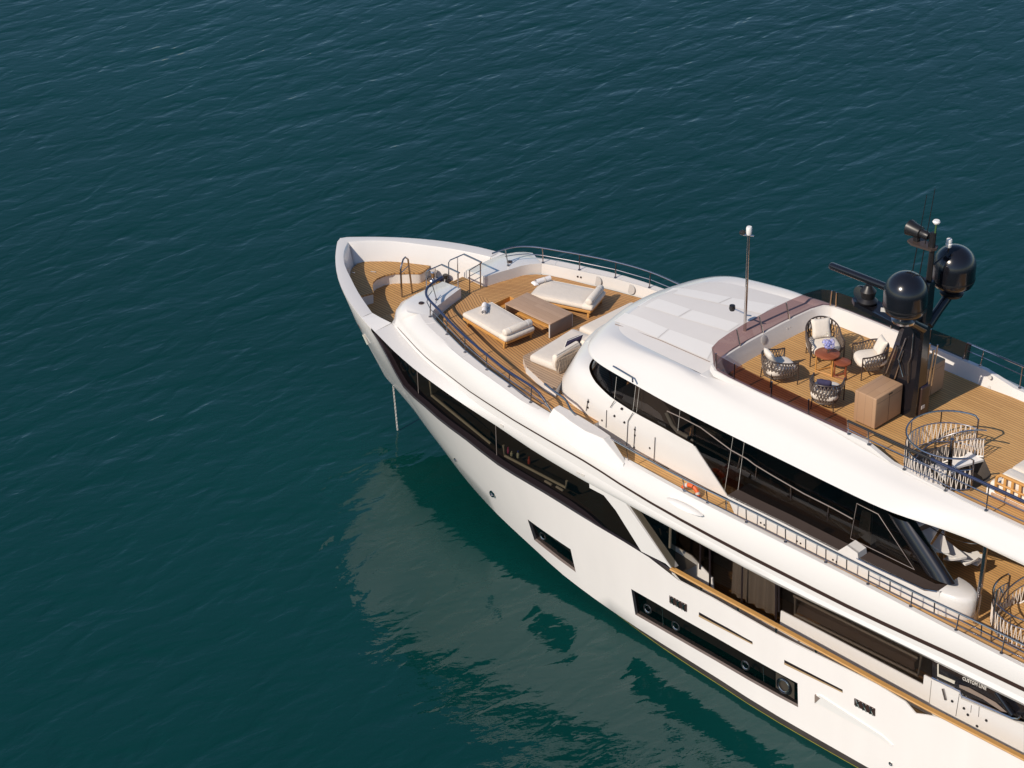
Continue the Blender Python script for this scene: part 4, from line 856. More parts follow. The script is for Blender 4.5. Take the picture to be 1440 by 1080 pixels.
# upper side deck rails
ux = [16.02 - .2, 16.55, 17.75, 18.93, 20.12, 21.35, 22.57, 23.83, 25.05, 26.3, 27.5, 28.7]
for s in (-1, 1):
    sg = lambda L: [(p[0], p[1] * s, p[2]) for p in L]
    tops = sg([(13.15, 3.33, 5.62), (14.4, 3.40, 5.61), (15.9, 3.46, 5.60), (17.8, 3.42, 5.60), (20.2, 3.42, 5.60), (22.6, 3.42, 5.60), (24.2, 3.40, 5.62), (26, 3.42, 5.64), (29.2, 3.44, 5.64)])
    ty = lambda x: float(np.interp(x, [p[0] for p in tops], [abs(p[1]) for p in tops]))
    feet = [((x, s * (YI2(x) + .03), 5.2), (x, s * ty(x), 5.6)) for x in [13.95] + ux]
    extra = [[(x, s * ty(x), 5.6), (x, s * (ty(x) - .02), 5.3)] for x in [a + .6 for a in ux[1:]]]
    railing("side_deck_rail", tops, feet, [sg([(x, ty(x), 5.29) for x in ux]), sg([(x, ty(x) - .01, 5.44) for x in ux[5:]])], extra=extra)
# wing box where the coaming steps down, port and starboard
for s in (-1, 1):
    st_ = []
    for x, yo, yi, zt_, zb_ in [(11.42, 3.40, 3.16, 5.52, 5.35), (11.52, 3.40, 3.16, 5.70, 5.35), (11.9, 3.48, 3.18, 5.71, 5.33), (12.25, 3.56, 3.21, 5.71, 5.3), (12.82, 3.63, 3.26, 5.70, 5.25), (13.15, 3.58, 3.30, 5.69, 5.22), (13.36, 3.55, 3.32, 5.67, 5.2), (13.95, 3.46, 3.36, 5.19, 5.12)]:
        st_.append([(x, (yo + .12) * s, zb_ - .12), (x, (yo + .035) * s, zt_ - .10), (x, (yo + .01) * s, zt_ - .012), (x, (yo - .01) * s, zt_), (x, (yi + .012) * s, zt_), (x, yi * s, zt_ - .012), (x, (yi - .02) * s, zb_ - .3)])
    part(MB().grid([[Vector(q[3]) + Vector((0, 0, .004)), Vector(q[4]) + Vector((0, 0, .004))] for q in st_[1:7]]), "fairing_top_shade", M["nonskid"], smooth=30)  # grey overlay paints in the weaker light on the level top
    mbx = MB().grid(st_); mbx.add(st_[0], [tuple(range(7))]); part(mbx, "wing_fairing", M["gel2"], smooth=22)
# step and handrail beside the wheelhouse
part(MB().tube([PZ(px, py, 5.75) for px, py in [(766, 540), (780, 551), (793, 560), (797, 565), (803, 577), (809, 583)]], .03, 6), "step_rail", M["rail"])
# blister on the coaming
c = PZ(963, 711, 5.03); part(MB().lathe([(0, .10), (.10, .085), (.2, .03), (.27, -.02), (.34, -.1)], (c[0], c[1], c[2]), 16, Matrix.Diagonal((1.7, .42, .35, 1))), "coaming_blister", M["gel2"])
# sun deck rails
sx = {-1: [19.72, 20.3, 21.35, 22.5, 23.6, 24.7, 26, 27.4, 28.8], 1: [19.52, 20.0, 21.1, 22.3, 23.6, 25, 26.4, 27.8]}
for s in (-1, 1):
    x0 = sx[s][0]; T = lambda x: (x, s * 2.40, 8.38)
    zb_ = lambda x: float(np.interp(x, [p[0] for p in rimo], zr))
    feet = [((x, s * (float(np.interp(x, [p[0] for p in rimo], [p[1] for p in rimo])) - .02), zb_(x)), T(x)) for x in sx[s]]
    m1 = [(x, s * 2.40, 8.15 if x > 20.2 else 8.18) for x in sx[s]]; m2 = [(x, s * 2.41, 7.9) for x in sx[s][2:]]
    sr_o = railing("sundeck_rail", [T(x) for x in (x0, 22, 24, 26, 29.2)], feet, [m1, m2] if s < 0 else [m1], rt=.026)
    if s < 0: part(MB().tube([T(22.05), T(29.2)], .036, 10), "rail_reflection", M["skyrail"], sr_o); part(MB().tube([T(19.72), T(22.05)], .033, 10), "rail_reflection", M["blackm"], sr_o)  # navy sleeve paints the sky's reflection; the forward length is black
# stainless pillar under the overhang
_t = PY(1387, 768, -2.66); _b = PY(1371, 880, -2.66)
pl = part(MB().tube([(_b[0], -2.66, 4.97), (_t[0], -2.66, 7.2)], .055, 14), "deck_pillar", M["rail"])
part(MB().tube([(24.45, -3.0, 4.97), (24.47, -3.0, 6.35), (24.52, -2.97, 6.42), (24.58, -2.95, 6.3)], .022, 8), "pillar_handle", M["rail"], pl)

# ------------------------------------------------------------------ spiral stairs with woven rope guards
def arc(c, r, a0, a1, z0, z1, n=28): return [(c[0] + r * math.cos(R(a)), c[1] + r * math.sin(R(a)), z) for a, z in zip(np.linspace(a0, a1, n), np.linspace(z0, z1, n))]
def spiral_stair(c, r, z, name, a0, a1, drop_, deckz, rail_h=.87, turn=1.0):
    st = part(MB().tube([(c[0], c[1], deckz), (c[0], c[1], z + .75)], .05, 12), name, M["rail"])
    hoop = arc(c, r + .03, a0, a1, z + rail_h, z + rail_h, 48)
    e0, e1 = hoop[0], hoop[-1]
    path = [(e0[0], e0[1], z)] + [(e0[0], e0[1], z + rail_h - .07)] + hoop[1:-1] + [(e1[0], e1[1], z + rail_h - .07), (e1[0], e1[1], z)]
    part(MB().tube(path, .022, 8), "guard_rail", M["rail"], st)
    lo = arc(c, r + .02, a0, a1, z + .06, z + .06, 40); up_ = arc(c, r + .02, a0, a1, z + .56, z + .56, 40)
    part(MB().tube(lo, .013, 6), "guard_ring", M["rail"], st); part(MB().tube(up_, .013, 6), "guard_ring", M["rail"], st)
    for a in np.linspace(a0, a1, 6)[1:-1]:
        x, y = c[0] + (r + .03) * math.cos(R(a)), c[1] + (r + .03) * math.sin(R(a)); part(MB().tube([(x, y, z), (x, y, z + rail_h)], .016, 6), "stanchion", M["rail"], st)
    def weave(fa, n):
        mb = MB()
        for k in range(n):
            t0, t1, t2 = k / n, (k + .5) / n, (k + 1) / n
            l0, u1, l2 = fa(t0, 0), fa(t1, 1), fa(t2, 0); mb.tube([l0, u1], .010, 5); mb.tube([u1, l2], .010, 5)
        return mb
    ring = lambda t, u: (c[0] + (r + .02) * math.cos(R(a0 + (a1 - a0) * t)), c[1] + (r + .02) * math.sin(R(a0 + (a1 - a0) * t)), z + .06 + .5 * u)
    part(weave(ring, int(abs(a1 - a0) / 6.2)), "rope_guard", M["ropew"], st)
    # treads winding down
    n = 13; da = 27 * turn; s0 = a0 - 22
    for k in range(n):
        a = s0 + k * da; zt_ = z - .04 - (k + 0) * drop_ / n
        pts = [(c[0] + .06 * math.cos(R(a)), c[1] + .06 * math.sin(R(a)))] + [(c[0] + (r - .06) * math.cos(R(a + q * da)), c[1] + (r - .06) * math.sin(R(a + q * da))) for q in (0, .35, .7, 1.05)]
        if turn < 0: pts = pts[::-1]
        tr_ = part(MB().prism(pts, zt_ - .05, zt_), "tread", M["gel2"], st, smooth=0)
    # inner handrail following the treads with its own rope
    nn = 40; A = np.linspace(s0, s0 + n * da, nn); Z = np.linspace(z + .0, z - drop_, nn)
    rr = r - .10
    part(MB().tube([(c[0] + rr * math.cos(R(a)), c[1] + rr * math.sin(R(a)), q + .74) for a, q in zip(A, Z)], .02, 8), "stair_handrail", M["rail"], st)
    sp_ = lambda t, u: (c[0] + rr * math.cos(R(s0 + n * da * t)), c[1] + rr * math.sin(R(s0 + n * da * t)), z - drop_ * t + .05 + .46 * u)
    part(weave(lambda t, u: sp_(t * .5, u), 30), "stair_rope", M["ropew"], st)
    part(MB().tube([sp_(t, 1) for t in np.linspace(0, 1, 40)], .012, 6), "stair_rail", M["rail"], st); part(MB().tube([sp_(t, 0) for t in np.linspace(0, 1, 40)], .02, 6), "stair_string", M["gel2"], st)
    return st
spiral_stair(STC, 1.0, 7.6, "spiral_staircase", 92, 333, 2.6, 4.97, turn=1.0)
spiral_stair((24.85, -1.80), 1.02, 4.97, "spiral_staircase", 165, 335, 2.6, 2.4, rail_h=.8, turn=1.0)

# ------------------------------------------------------------------ radar mast
mast = MB()
def col(z, x0, x1, hw, ch=.25):
    d = (x1 - x0) * ch
    return [(x0, -hw * .35, z), (x0 + d, -hw, z), (x1 - d * .3, -hw, z), (x1, -hw * .7, z), (x1, hw * .7, z), (x1 - d * .3, hw, z), (x0 + d, hw, z), (x0, hw * .35, z)]
rows_ = [col(7.6, 18.72, 19.98, .24), col(8.3, 18.92, 20.0, .22), col(9.0, 19.12, 20.0, .2), col(9.7, 19.3, 20.0, .19), col(10.4, 19.5, 20.02, .17), col(11.05, 19.66, 20.03, .15), col(11.12, 19.72, 20.02, .1)]
mast.grid(rows_, closed=True); k_ = len(mast.v) - 8; mast.f.append(tuple(range(k_, k_ + 8)))
mo = part(mast, "radar_mast", M["black"], smooth=25)
part(MB().tube([(19.92, 0, 11.0), (19.95, 0, 12.35)], [.075, .06], 10), "mast_pole", M["blackm"], mo)
part(MB().tube([(19.9, 0, 11.98), (19.92, 0, 12.32)], .07, 10), "mast_sleeve", M["blackm"], mo)
for x, y, zt_ in ((19.72, .02, 13.4), (19.55, -.03, 13.2)):
    part(MB().tube([(x - .1, y, 10.9), (x + .14, y, zt_)], [.014, .008], 5), "whip_antenna", M["blackm"], mo)
for s in (-1, 1):
    c = (19.96, .90 * s, 0); r = .50
    prof = [(.0, 10.52), (.20, 10.52), (.25, 10.60), (.36, 10.68), (.455, 10.72), (.49, 10.80), (r, 10.88), (r, 11.20)] + [(r * math.cos(a), 11.20 + .48 * math.sin(a)) for a in np.linspace(.12, math.pi / 2, 10)]
    part(MB().lathe(prof, c, 40), "satellite_dome", M["black"], mo, smooth=45)
    part(MB().lathe([(r + .004, 10.86), (r + .008, 10.88), (r + .004, 10.90)], c, 40), "dome_seam", M["blackm"], mo)
    part(MB().box((19.96 - .25, .90 * s - .42, 10.8), (.16, .03, .09), R(25)), "dome_plate", M["letter"], mo)
    part(MB().tube([(19.94, .1 * s, 9.95), (19.95, .45 * s, 10.2), (19.96, .85 * s, 10.5)], [.13, .11, .12], 10), "dome_arm", M["black"], mo)
    part(MB().lathe([(.0, 10.42), (.26, 10.44), (.28, 10.5), (.2, 10.54)], c, 24), "dome_base", M["steel"] if s < 0 else M["blackm"], mo)
part(MB().lathe([(0, .2), (.06, .2), (.075, .15), (.06, .1), (.08, .08), (.06, .0)], (20.0, .55, 11.80), 14), "anchor_light_lens", M["white"], mo)
part(MB().tube([(19.95, .1, 11.5), (20.0, .55, 11.66), (20.0, .55, 11.82)], .02, 6), "light_arm", M["blackm"], mo)
# open array radar on its forward platform
part(MB().slab([(17.92, -.12, 9.86), (18.1, -.26, 9.86), (19.4, -.24, 9.74), (19.4, .24, 9.74), (18.1, .26, 9.86), (17.92, .12, 9.86)], (0, 0, .1)), "radar_platform", M["black"], mo, smooth=0)
part(MB().lathe([(.22, 0), (.24, .05), (.16, .12), (.17, .2), (.19, .3), (.12, .38), (.08, .44), (0, .44)], (18.28, 0, 9.95), 24), "radar_gearbox", M["blackm"], mo)
part(MB().lathe([(0, .01), (.15, 0), (.17, -.04), (.15, -.2)], (18.10, -.12, 10.17), 20, Matrix.Rotation(R(75), 4, 'X')), "searchlight", M["black"], mo)
part(MB().box((18.24, .02, 10.50), (2.2, .17, .16), R(2), .06), "radar_scanner", M["black"], mo)
# horn, platform and masthead light
part(MB().slab([(19.33, -.12, 11.93), (19.5, -.2, 11.93), (20.0, -.14, 11.93), (20.06, 0, 11.93), (20.0, .14, 11.93), (19.5, .2, 11.93), (19.33, .12, 11.93)], (0, 0, .05)), "horn_platform", M["chair"], mo, smooth=0)
part(MB().box((19.5, 0, 12.05), (.12, .12, .2), 0, .02), "horn_bracket", M["blackm"], mo)
part(MB().lathe([(0, 0), (.08, 0), (.10, .06), (.10, .14), (.10, .2), (.14, .22), (.155, .40), (.19, .55), (.18, .555), (.13, .42), (0, .2)], (19.82, -.0, 12.2), 24, Matrix.Rotation(R(-86), 4, 'Y')), "horn", M["blackm"], mo, smooth=50)
part(MB().tube([(19.98, 0, 12.3), (19.99, 0, 12.58)], .022, 6), "light_stem", M["leaf"], mo)
part(MB().lathe([(0, .09), (.07, .085), (.09, .05), (.06, .0), (0, 0)], (19.99, 0, 12.58), 16), "masthead_light", M["white"], mo)
# ladder, pipes and cable runs on the port face, equipment box with pipes aft
for pts in ([(19.0, -.26, 8.0), (19.35, -.22, 9.3), (19.55, -.22, 9.25), (19.3, -.28, 7.95)], [(19.6, -.24, 9.6), (19.45, -.26, 9.0), (19.62, -.26, 8.6)], [(19.8, -.24, 9.8), (19.8, -.26, 9.2), (19.74, -.26, 9.0), (19.78, -.26, 8.5)]):
    part(MB().tube(pts, .016, 6), "mast_pipe", M["steel"], mo)
part(MB().box((19.92, .1, 7.98), (.26, .32, .76), 0, .02), "equipment_box", M["stripe"], mo)
part(MB().box((19.92, .1, 8.37), (.2, .26, .02), 0, 0), "equipment_box_top", M["navy"], mo)
part(MB().box((20.055, .02, 7.85), (.01, .12, .09), 0, 0), "maker_plate", M["letter"], mo)
for k, (x, y, zt_, rr) in enumerate([(19.86, .06, 9.35, .03), (19.92, .14, 9.45, .035), (20.0, .22, 9.3, .03), (20.04, .30, 9.4, .018)]):
    part(MB().tube([(x, y, 8.3), (x + .06, y + .02, zt_)], rr, 8), "exhaust_pipe", M["steel"], mo)
# pole with lamps on the wheelhouse roof
lp = part(MB().tube([(14.70, 0, 7.76), (14.68, 0, 10.38)], [.042, .034], 10), "lamp_pole", M["steel"])
part(MB().lathe([(0, .22), (.06, .215), (.075, .18), (.07, .05), (.05, 0)], (14.68, 0, 10.4), 16), "pole_lamp", M["white"], lp)
part(MB().lathe([(0, .02), (.06, .02), (.07, -.02), (.05, -.08), (0, -.1)], (14.58, -.1, 10.46), 14, Matrix.Rotation(R(70), 4, 'Y')), "pole_spotlight", M["blackm"], lp)
part(MB().tube([(14.66, 0, 10.36), (14.58, -.1, 10.4), (14.75, .1, 10.36)], .02, 6), "lamp_bracket", M["steel"], lp)
part(MB().tube([(14.70, 0, 8.25), (14.42, -.1, 8.32)], .02, 6), "camera_arm", M["steel"], lp); part(MB().tube([(14.70, 0, 8.22), (14.8, .1, 8.2)], .02, 6), "camera_arm", M["steel"], lp)
part(MB().lathe([(0, .09), (.07, .08), (.08, .0), (.06, -.06), (0, -.07)], (14.38, -.13, 8.34), 14), "deck_camera", M["blackm"], lp)

# ------------------------------------------------------------------ loose things: foredeck
def fin(o, loc, rz=0.): o.location = loc; o.rotation_euler = (0, 0, rz); return o
def cushion(mb, c, d, rz=0, bev=.06, puff=.025, M_=None):
    bm = bmesh.new(); bmesh.ops.create_grid(bm, x_segments=10, y_segments=10, size=.5)
    bm.free()
    n = 11; top = []; bot = []
    X = Matrix.Translation(Vector(c)) @ (M_ if M_ is not None else Matrix.Rotation(rz, 4, 'Z'))
    rows_ = []
    def ringpt(u, v, z): return X @ Vector((u * d[0] / 2, v * d[1] / 2, z))
    def se(t, ins, z):
        pts = []
        hx, hy_ = d[0] / 2 - ins, d[1] / 2 - ins; r = max(.004, min(bev, hx * .6, hy_ * .6))
        for cx, cy, a0 in ((hx - r, hy_ - r, 0), (-hx + r, hy_ - r, 90), (-hx + r, -hy_ + r, 180), (hx - r, -hy_ + r, 270)):
            for a in np.linspace(a0, a0 + 90, 5): pts.append(X @ Vector((cx + r * math.cos(R(a)), cy + r * math.sin(R(a)), z)))
        return pts
    h = d[2] / 2; e = min(bev, h * .9)
    for ins, z in ((min(d[0], d[1]) * .3, -h), (e * .9, -h), (e * .3, -h + e * .3), (0, -h + e), (0, h - e), (e * .3, h - e * .3), (e * .9, h + puff * .2), (min(d[0], d[1]) * .2, h + puff * .8), (min(d[0], d[1]) * .42, h + puff)):
        rows_.append(se(0, ins, z))
    mb.grid(rows_, closed=True); k = len(mb.v) - 20; mb.f.append(tuple(range(k, k + 20))); k0 = len(mb.v) - 180; mb.f.append(tuple(range(k0, k0 + 20))[::-1]); return mb
FZ = 5.3
def make_sunbed():
    o = thing("sunbed", (0, 0, 0), "wooden sunbed with cream mattress and bolster nearer the port rail, upright rolled towel on it", "sunbed", "pair of foredeck sunbeds")
    L, W_ = 1.78, 1.0
    mt = part(cushion(MB(), (-.12, 0, .30), (L - .2, W_, .13), bev=.05), "mattress", M["cushion"], o, smooth=60)
    q_ = [(-.12 + a * (L / 2 - .14), b * (W_ / 2 - .035), .367) for a, b in ((-1, -1), (1, -1), (1, 1), (-1, 1))]; part(MB().tube(q_, .006, 5, closed=True), "piping", M["cushion2"], mt)
    part(cushion(MB(), (L / 2 - .16, 0, .30), (.34, W_, .14), bev=.05), "end_cushion", M["cushion2"], o, smooth=60)
    b = MB().lathe([(0, -.46), (.05, -.465), (.085, -.45), (.1, -.42), (.1, .42), (.085, .45), (.05, .465), (0, .46)], (L / 2 - .12, 0, .46), 20, Matrix.Rotation(R(90), 4, 'X'))
    bo_ = part(b, "bolster", M["cushion2"], o, smooth=50)
    for y in (-.3, .3): part(MB().lathe([(.103, -.012), (.106, 0), (.103, .012)], (L / 2 - .12, y, .46), 20, Matrix.Rotation(R(90), 4, 'X')), "bolster_strap", M["white"], bo_)
    fr = MB()
    for y in (-W_ / 2 + .03, W_ / 2 - .03): fr.box((-.02, y, .19), (L - .04, .05, .07), 0, .012)
    for x in (-L / 2 + .05, L / 2 - .05): fr.box((x, 0, .19), (.05, W_ - .11, .07), 0, .012)
    for k in range(15): fr.box((-L / 2 + .14 + k * .107, 0, .205), (.06, W_ - .115, .02))
    part(fr, "bed_frame", M["orange_wood"], o)
    for x in (-L / 2 + .16, L / 2 - .12):
        for y in (-W_ / 2 + .06, W_ / 2 - .06): part(MB().box((x, y, .078), (.06, .06, .155), 0, .01), "leg", M["orange_wood"], o)
    return o
sb = make_sunbed()
sb2 = copy_tree(sb); sb2["label"] = "wooden sunbed with cream mattress nearer the starboard rail, rolled towel lying flat on it"
fin(sb, (7.33, -1.07, FZ), R(-6)); fin(sb2, (7.60, 1.28, FZ), R(21))
def towel(lab, loc, rz):
    o = thing("rolled_towel", (0, 0, 0), lab, "towel", "rolled towels on the sunbeds")
    sp = [(.075 * (1 - t * .8) * math.cos(t * 15), .075 * (1 - t * .8) * math.sin(t * 15)) for t in np.linspace(0, 1, 60)]
    mb = MB().grid([[(x, a, b + .075) for a, b in sp] for x in (-.22, -.215, .0, .215, .22)])
    part(mb, "towel_roll", M["towel"], o, smooth=60)
    part(cushion(MB(), (-.25, .02, .03), (.14, .2, .05), bev=.02), "folded_cloth", M["towel"], o, smooth=60)
    part(MB().lathe([(.076, -.02), (.08, 0), (.076, .02)], (.02, 0, .075), 20, Matrix.Rotation(R(90), 4, 'Y')), "towel_band", M["cushion2"], o)
    return fin(o, loc, rz)
t = PZ(681, 437, 5.68); towel("white rolled towel set crosswise near the foot of the port sunbed", (t[0], t[1], 5.675), R(-48))
t = PZ(764, 397, 5.68); towel("white rolled towel lying at the foot of the starboard sunbed", (t[0], t[1], 5.675), R(76))
ct = thing("coffee_table", (0, 0, 0), "long low oak table with dark end panel between the two sunbeds", "table")
part(MB().box((0, 0, .395), (1.64, .86, .03), 0, .004), "table_top", M["tabletop"], ct, smooth=30)
for x, m in ((-.8, "tabletop"), (.8, "innerb")): part(MB().box((x, 0, .19), (.03, .84, .378), 0, .004), "end_panel", M[m], ct, smooth=30)
for s in (-1, 1): part(MB().box((.8, s * .43, .19), (.04, .014, .38)), "edge_strip", M["letter"], ct)
part(MB().box((0, .0, .06), (1.3, .3, .05), 0, .01), "low_shelf", M["orange_wood"], ct)
fin(ct, (7.72, .03, FZ + .02), R(.5))
bx_ = thing("wooden_box", (0, 0, 0), "open golden teak box at the forward end of the low oak table", "box")
mbx = MB()
for c, d in (((0, .29, .09), (.36, .025, .18)), ((0, -.29, .09), (.36, .025, .18)), ((.17, 0, .09), (.025, .555, .18)), ((-.17, 0, .09), (.025, .555, .18))): mbx.box(c, d, 0, .004)
part(mbx, "box_sides", M["orange_wood"], bx_); part(MB().box((0, 0, .015), (.31, .55, .02)), "box_bottom", M["orange_wood"], bx_)
part(MB().box((-.05, -.31, .12), (.08, .012, .05)), "handle", M["white"], bx_)
t = PZ(712, 427, 5.45); fin(bx_, (t[0], t[1], FZ + .02), R(-2))
# sofa in front of the wheelhouse
so = thing("deck_sofa", (0, 0, 0), "long cream cushioned sofa with rope backrest in front of the wheelhouse", "sofa")
pf = [(8.95, -1.82), (9.35, -2.12), (10.30, -2.42), (10.72, -2.46), (10.3, -1.55), (9.95, -.9), (9.80, 0), (9.95, .9), (10.3, 1.55), (10.6, 2.3), (9.35, 2.12), (8.98, 1.9)]
part(MB().prism(pf, 5.3, 5.50), "sofa_plinth", M["gel"], so, smooth=0); 
part(MB().prism([(p[0] - .0, p[1] * 1.004) for p in pf], 5.502, 5.53), "plinth_top", M["teak_grey"], so, smooth=0)
part(cushion(MB(), (9.66, -1.0, 5.65), (.92, 1.82, .2), R(6), .06), "seat_cushion", M["cushion"], so, smooth=60)
part(cushion(MB(), (9.50, 1.0, 5.65), (.60, 2.0, .2), R(-1), .06), "seat_cushion", M["cushion"], so, smooth=60)
for y0, y1, nm in ((-1.92, -.95, 1), (-.88, -.1, 1)):
    M_ = Matrix.Rotation(R(4), 4, 'Z')
    part(cushion(MB(), (10.10, (y0 + y1) / 2, 5.86), (.16, y1 - y0, .36), bev=.05, M_=M_), "back_cushion", M["cushion2"], so, smooth=60)
    fr = MB(); fr.tube(spline([(10.24, y0 + .02, 5.60), (10.24, y0 + .02, 5.98), (10.24, y1 - .02, 5.98), (10.24, y1 - .02, 5.60)], 6), .02, 8); 
    n = int((y1 - y0) / .05)
    for k in range(n):
        ya = y0 + .03 + (y1 - y0 - .06) * k / n; fr.tube([(10.25, ya, 5.58), (10.26, ya + .05 * (1 if k % 2 else -1), 5.97)], .012, 5); fr.tube([(10.27, ya, 5.97), (10.27, ya + .06 * (-1 if k % 2 else 1), 5.60)], .012, 5)
    part(fr, "rope_back", M["roped"], so)
fin(so, (0, 0, 0))
for nm in ():
    pass
pw = thing("throw_pillow", (0, 0, 0), "navy throw pillow with white piping leaning on the sofa backrest", "pillow")
def pillow_mesh(w_, h_, t_):
    n = 13; mb = MB(); rows_ = []
    for sgn in (1, -1):
        g = []
        for u in np.linspace(-1, 1, n):
            r_ = []
            for v in np.linspace(-1, 1, n):
                k = (1 - u ** 4) * (1 - v ** 4); pin = 1 - .06 * (1 - abs(u)) * abs(v) ** 3; pin2 = 1 - .06 * (1 - abs(v)) * abs(u) ** 3
                r_.append((u * w_ / 2 * pin2, sgn * t_ / 2 * math.sqrt(max(0, k)), v * h_ / 2 * pin))
            g.append(r_)
        mb.grid(g, flip=sgn < 0)
    return mb
part(pillow_mesh(.55, .4, .14), "pillow_cover", M["navy"], pw, smooth=70)
b_ = [(u * .275, -.0, v * .2) for u, v in [(-1, -1), (1, -1), (1, 1), (-1, 1)]]; part(MB().tube(b_, .009, 5, closed=True), "piping", M["white"], pw)
pw.location = (9.88, -.95, 5.93); pw.rotation_euler = (R(22), 0, R(84))

# ------------------------------------------------------------------ loose things: sun deck
SZ_ = 7.6
def make_armchair(h_back, w_, pil=True):
    o = thing("rope_armchair", (0, 0, 0), "armchair", "armchair", "rope armchairs around the round tables")
    # seat faces local -Y; the shell wraps round from arm to arm
    def path(t, rad=1., z=0., k=0):      # t 0..1 from right arm front round the back to left arm front
        if t < .22: x, y = w_ / 2, -.36 + (t / .22) * .38
        elif t > .78: x, y = -w_ / 2, -.36 + ((1 - t) / .22) * .38
        else:
            a = (t - .22) / .56 * math.pi; x, y = w_ / 2 * math.cos(a), .02 + .36 * math.sin(a)
        return Vector((x * rad, y * rad + (1 - rad) * .02, z))
    def ztop(t): return .60 + (h_back - .60) * math.sin(math.pi * min(1, max(0, (t - .1) / .8))) ** 1.3
    P = lambda t, u: path(t, .80 + .20 * min(1, u * 1.6), .20 + (ztop(t) - .20) * u)
    sh = MB(); n = 24
    for k in range(n):
        for dr in (1, -1):
            pts = []
            for u in np.linspace(0, 1, 7):
                t = (k + .5) / n + dr * .058 * u * 1.5
                if dr < 0: t += .0
                t = min(1, max(0, t)); pts.append(P(t, u))
            sh.tube(pts, .0125, 4, cap=False)
    for u in (.02, .5): sh.tube([P(t, u) for t in np.linspace(0, 1, 40)], .010, 5)
    part(sh, "rope_back", M["rope"], o, smooth=60)
    fr = MB().tube([P(t, 1) for t in np.linspace(0, 1, 48)], .019, 8)
    fr.tube([path(t, .8, .2) for t in np.linspace(0, 1, 40)], .016, 6, closed=True)
    part(fr, "chair_frame", M["chair"], o)
    for t in (0.0, 1.0): 
        a = P(t, 1); part(MB().tube([a, Vector((a.x, a.y - .01, 0))], [.018, .014], 8), "leg", M["chair"], o)
    for t in (.36, .64):
        a = P(t, 1); part(MB().tube([a, P(t, .4), Vector((a.x * 1.02, a.y * 1.06, 0))], [.018, .017, .013], 8), "leg", M["chair"], o)
    sc_ = MB(); rows_ = []
    for ins, z in ((.25, .27), (.06, .27), (.01, .30), (0, .34), (0, .40), (.015, .43), (.06, .455), (.2, .475), (.34, .48)):
        rr_ = []
        for k in range(32):
            a = 2 * math.pi * k / 32; c_, s_ = math.cos(a), math.sin(a); e = 2 / 3.2
            rr_.append(((w_ / 2 - .035 - ins) * abs(c_) ** e * (1 if c_ > 0 else -1), -.04 + (.37 - ins) * abs(s_) ** e * (1 if s_ > 0 else -1), z))
        rows_.append(rr_)
    sc_.grid(rows_, closed=True); k = len(sc_.v) - 32; sc_.f.append(tuple(range(k, k + 32))); part(sc_, "seat_cushion", M["cushion2"], o, smooth=60)
    return o
TBL = (17.24, .05)
def face(x, y): return math.atan2(TBL[1] - y, TBL[0] - x) + math.pi / 2
def chair_pillow(lab, cx, cy, rz, m="cushion2", s=.46, off=.2, tilt=-24, z=.70):
    o = thing("throw_pillow", (0, 0, 0), lab, "pillow", "pillows on the rope armchairs"); part(pillow_mesh(s, s, .15), "pillow_cover", M[m], o, smooth=70)
    o.location = (cx - math.sin(rz) * off, cy + math.cos(rz) * off, SZ_ + z); o.rotation_euler = (R(tilt), 0, rz); return o
a1 = make_armchair(.92, .84); a1["label"] = "high backed brown rope armchair by the far bulwark, cream seat and pillow facing the camera"
base = make_armchair(.72, .74); base["label"] = "brown rope armchair nearest the glass screen's front corner, facing aft to the red tables"
a3 = copy_tree(base); a3["label"] = "brown rope armchair with its woven back to the camera, beside the front oak cabinet"
a4 = copy_tree(base); a4["label"] = "brown rope armchair beside the black mast, facing forward to the red tables"
spots = []
for o, px, py, z, adj in ((a1, 1157, 480, 8.05, 8), (base, 1093, 514, 8.0, 6), (a3, 1161, 549, 8.0, -10), (a4, 1226, 502, 8.0, 8)):
    p = PZ(px, py, z); rz = face(p[0], p[1]) + R(adj); fin(o, (p[0], p[1], SZ_ + .005), rz); spots.append((p[0], p[1], rz))
chair_pillow("cream pillow standing in the high backed armchair by the far bulwark", *spots[0], off=.17, s=.48, z=.72)
chair_pillow("cream pillow tilted in the armchair nearest the screen corner", *spots[1], off=.19, s=.4, z=.66)
chair_pillow("blue grey pillow behind the woven back of the armchair beside the front cabinet", *spots[2], m="navy", off=.17, s=.36, z=.64)
chair_pillow("cream pillow in the armchair beside the mast", *spots[3], off=.2, s=.44, z=.68)
def round_table(lab, x, y, r, h):
    o = thing("side_table", (0, 0, 0), lab, "table", "nested round tables on the sun deck")
    part(MB().lathe([(0, h - .03), (r - .01, h - .03), (r, h - .022), (r, h - .006), (r - .008, h), (0, h)], (0, 0, 0), 40), "table_top", M["mahog"], o)
    for k in range(3):
        a = R(100 + k * 120); b = R(100 + (k + 1) * 120); q = (r * .84 * math.cos(a), r * .84 * math.sin(a)); w2 = (r * .84 * math.cos(b), r * .84 * math.sin(b))
        part(MB().tube([(q[0], q[1], h - .03), (q[0], q[1], .0)], .019, 8), "leg", M["orange_wood"] if r > .25 else M["mahog"], o)
        part(MB().tube([(q[0], q[1], .03), (w2[0], w2[1], .03)], .016, 6), "foot_bar", M["orange_wood"] if r > .25 else M["mahog"], o)
    return fin(o, (x, y, SZ_ + .002))
p = PZ(1163.5, 496.5, 8.12); round_table("larger round red wood table with blue flowers on it", p[0], p[1], .30, .52); T1 = p
p = PZ(1184.7, 508.5, 8.03); round_table("smaller round red wood table tucked beside the larger one", p[0], p[1], .205, .43)
fv = thing("flower_vase", (0, 0, 0), "small glass vase of blue hydrangeas on the larger red table", "flowers")
part(MB().lathe([(0, 0), (.04, 0), (.045, .01), (.04, .12), (.05, .14)], (0, 0, 0), 16), "vase", M["clear_v"], fv)
st_ = MB()
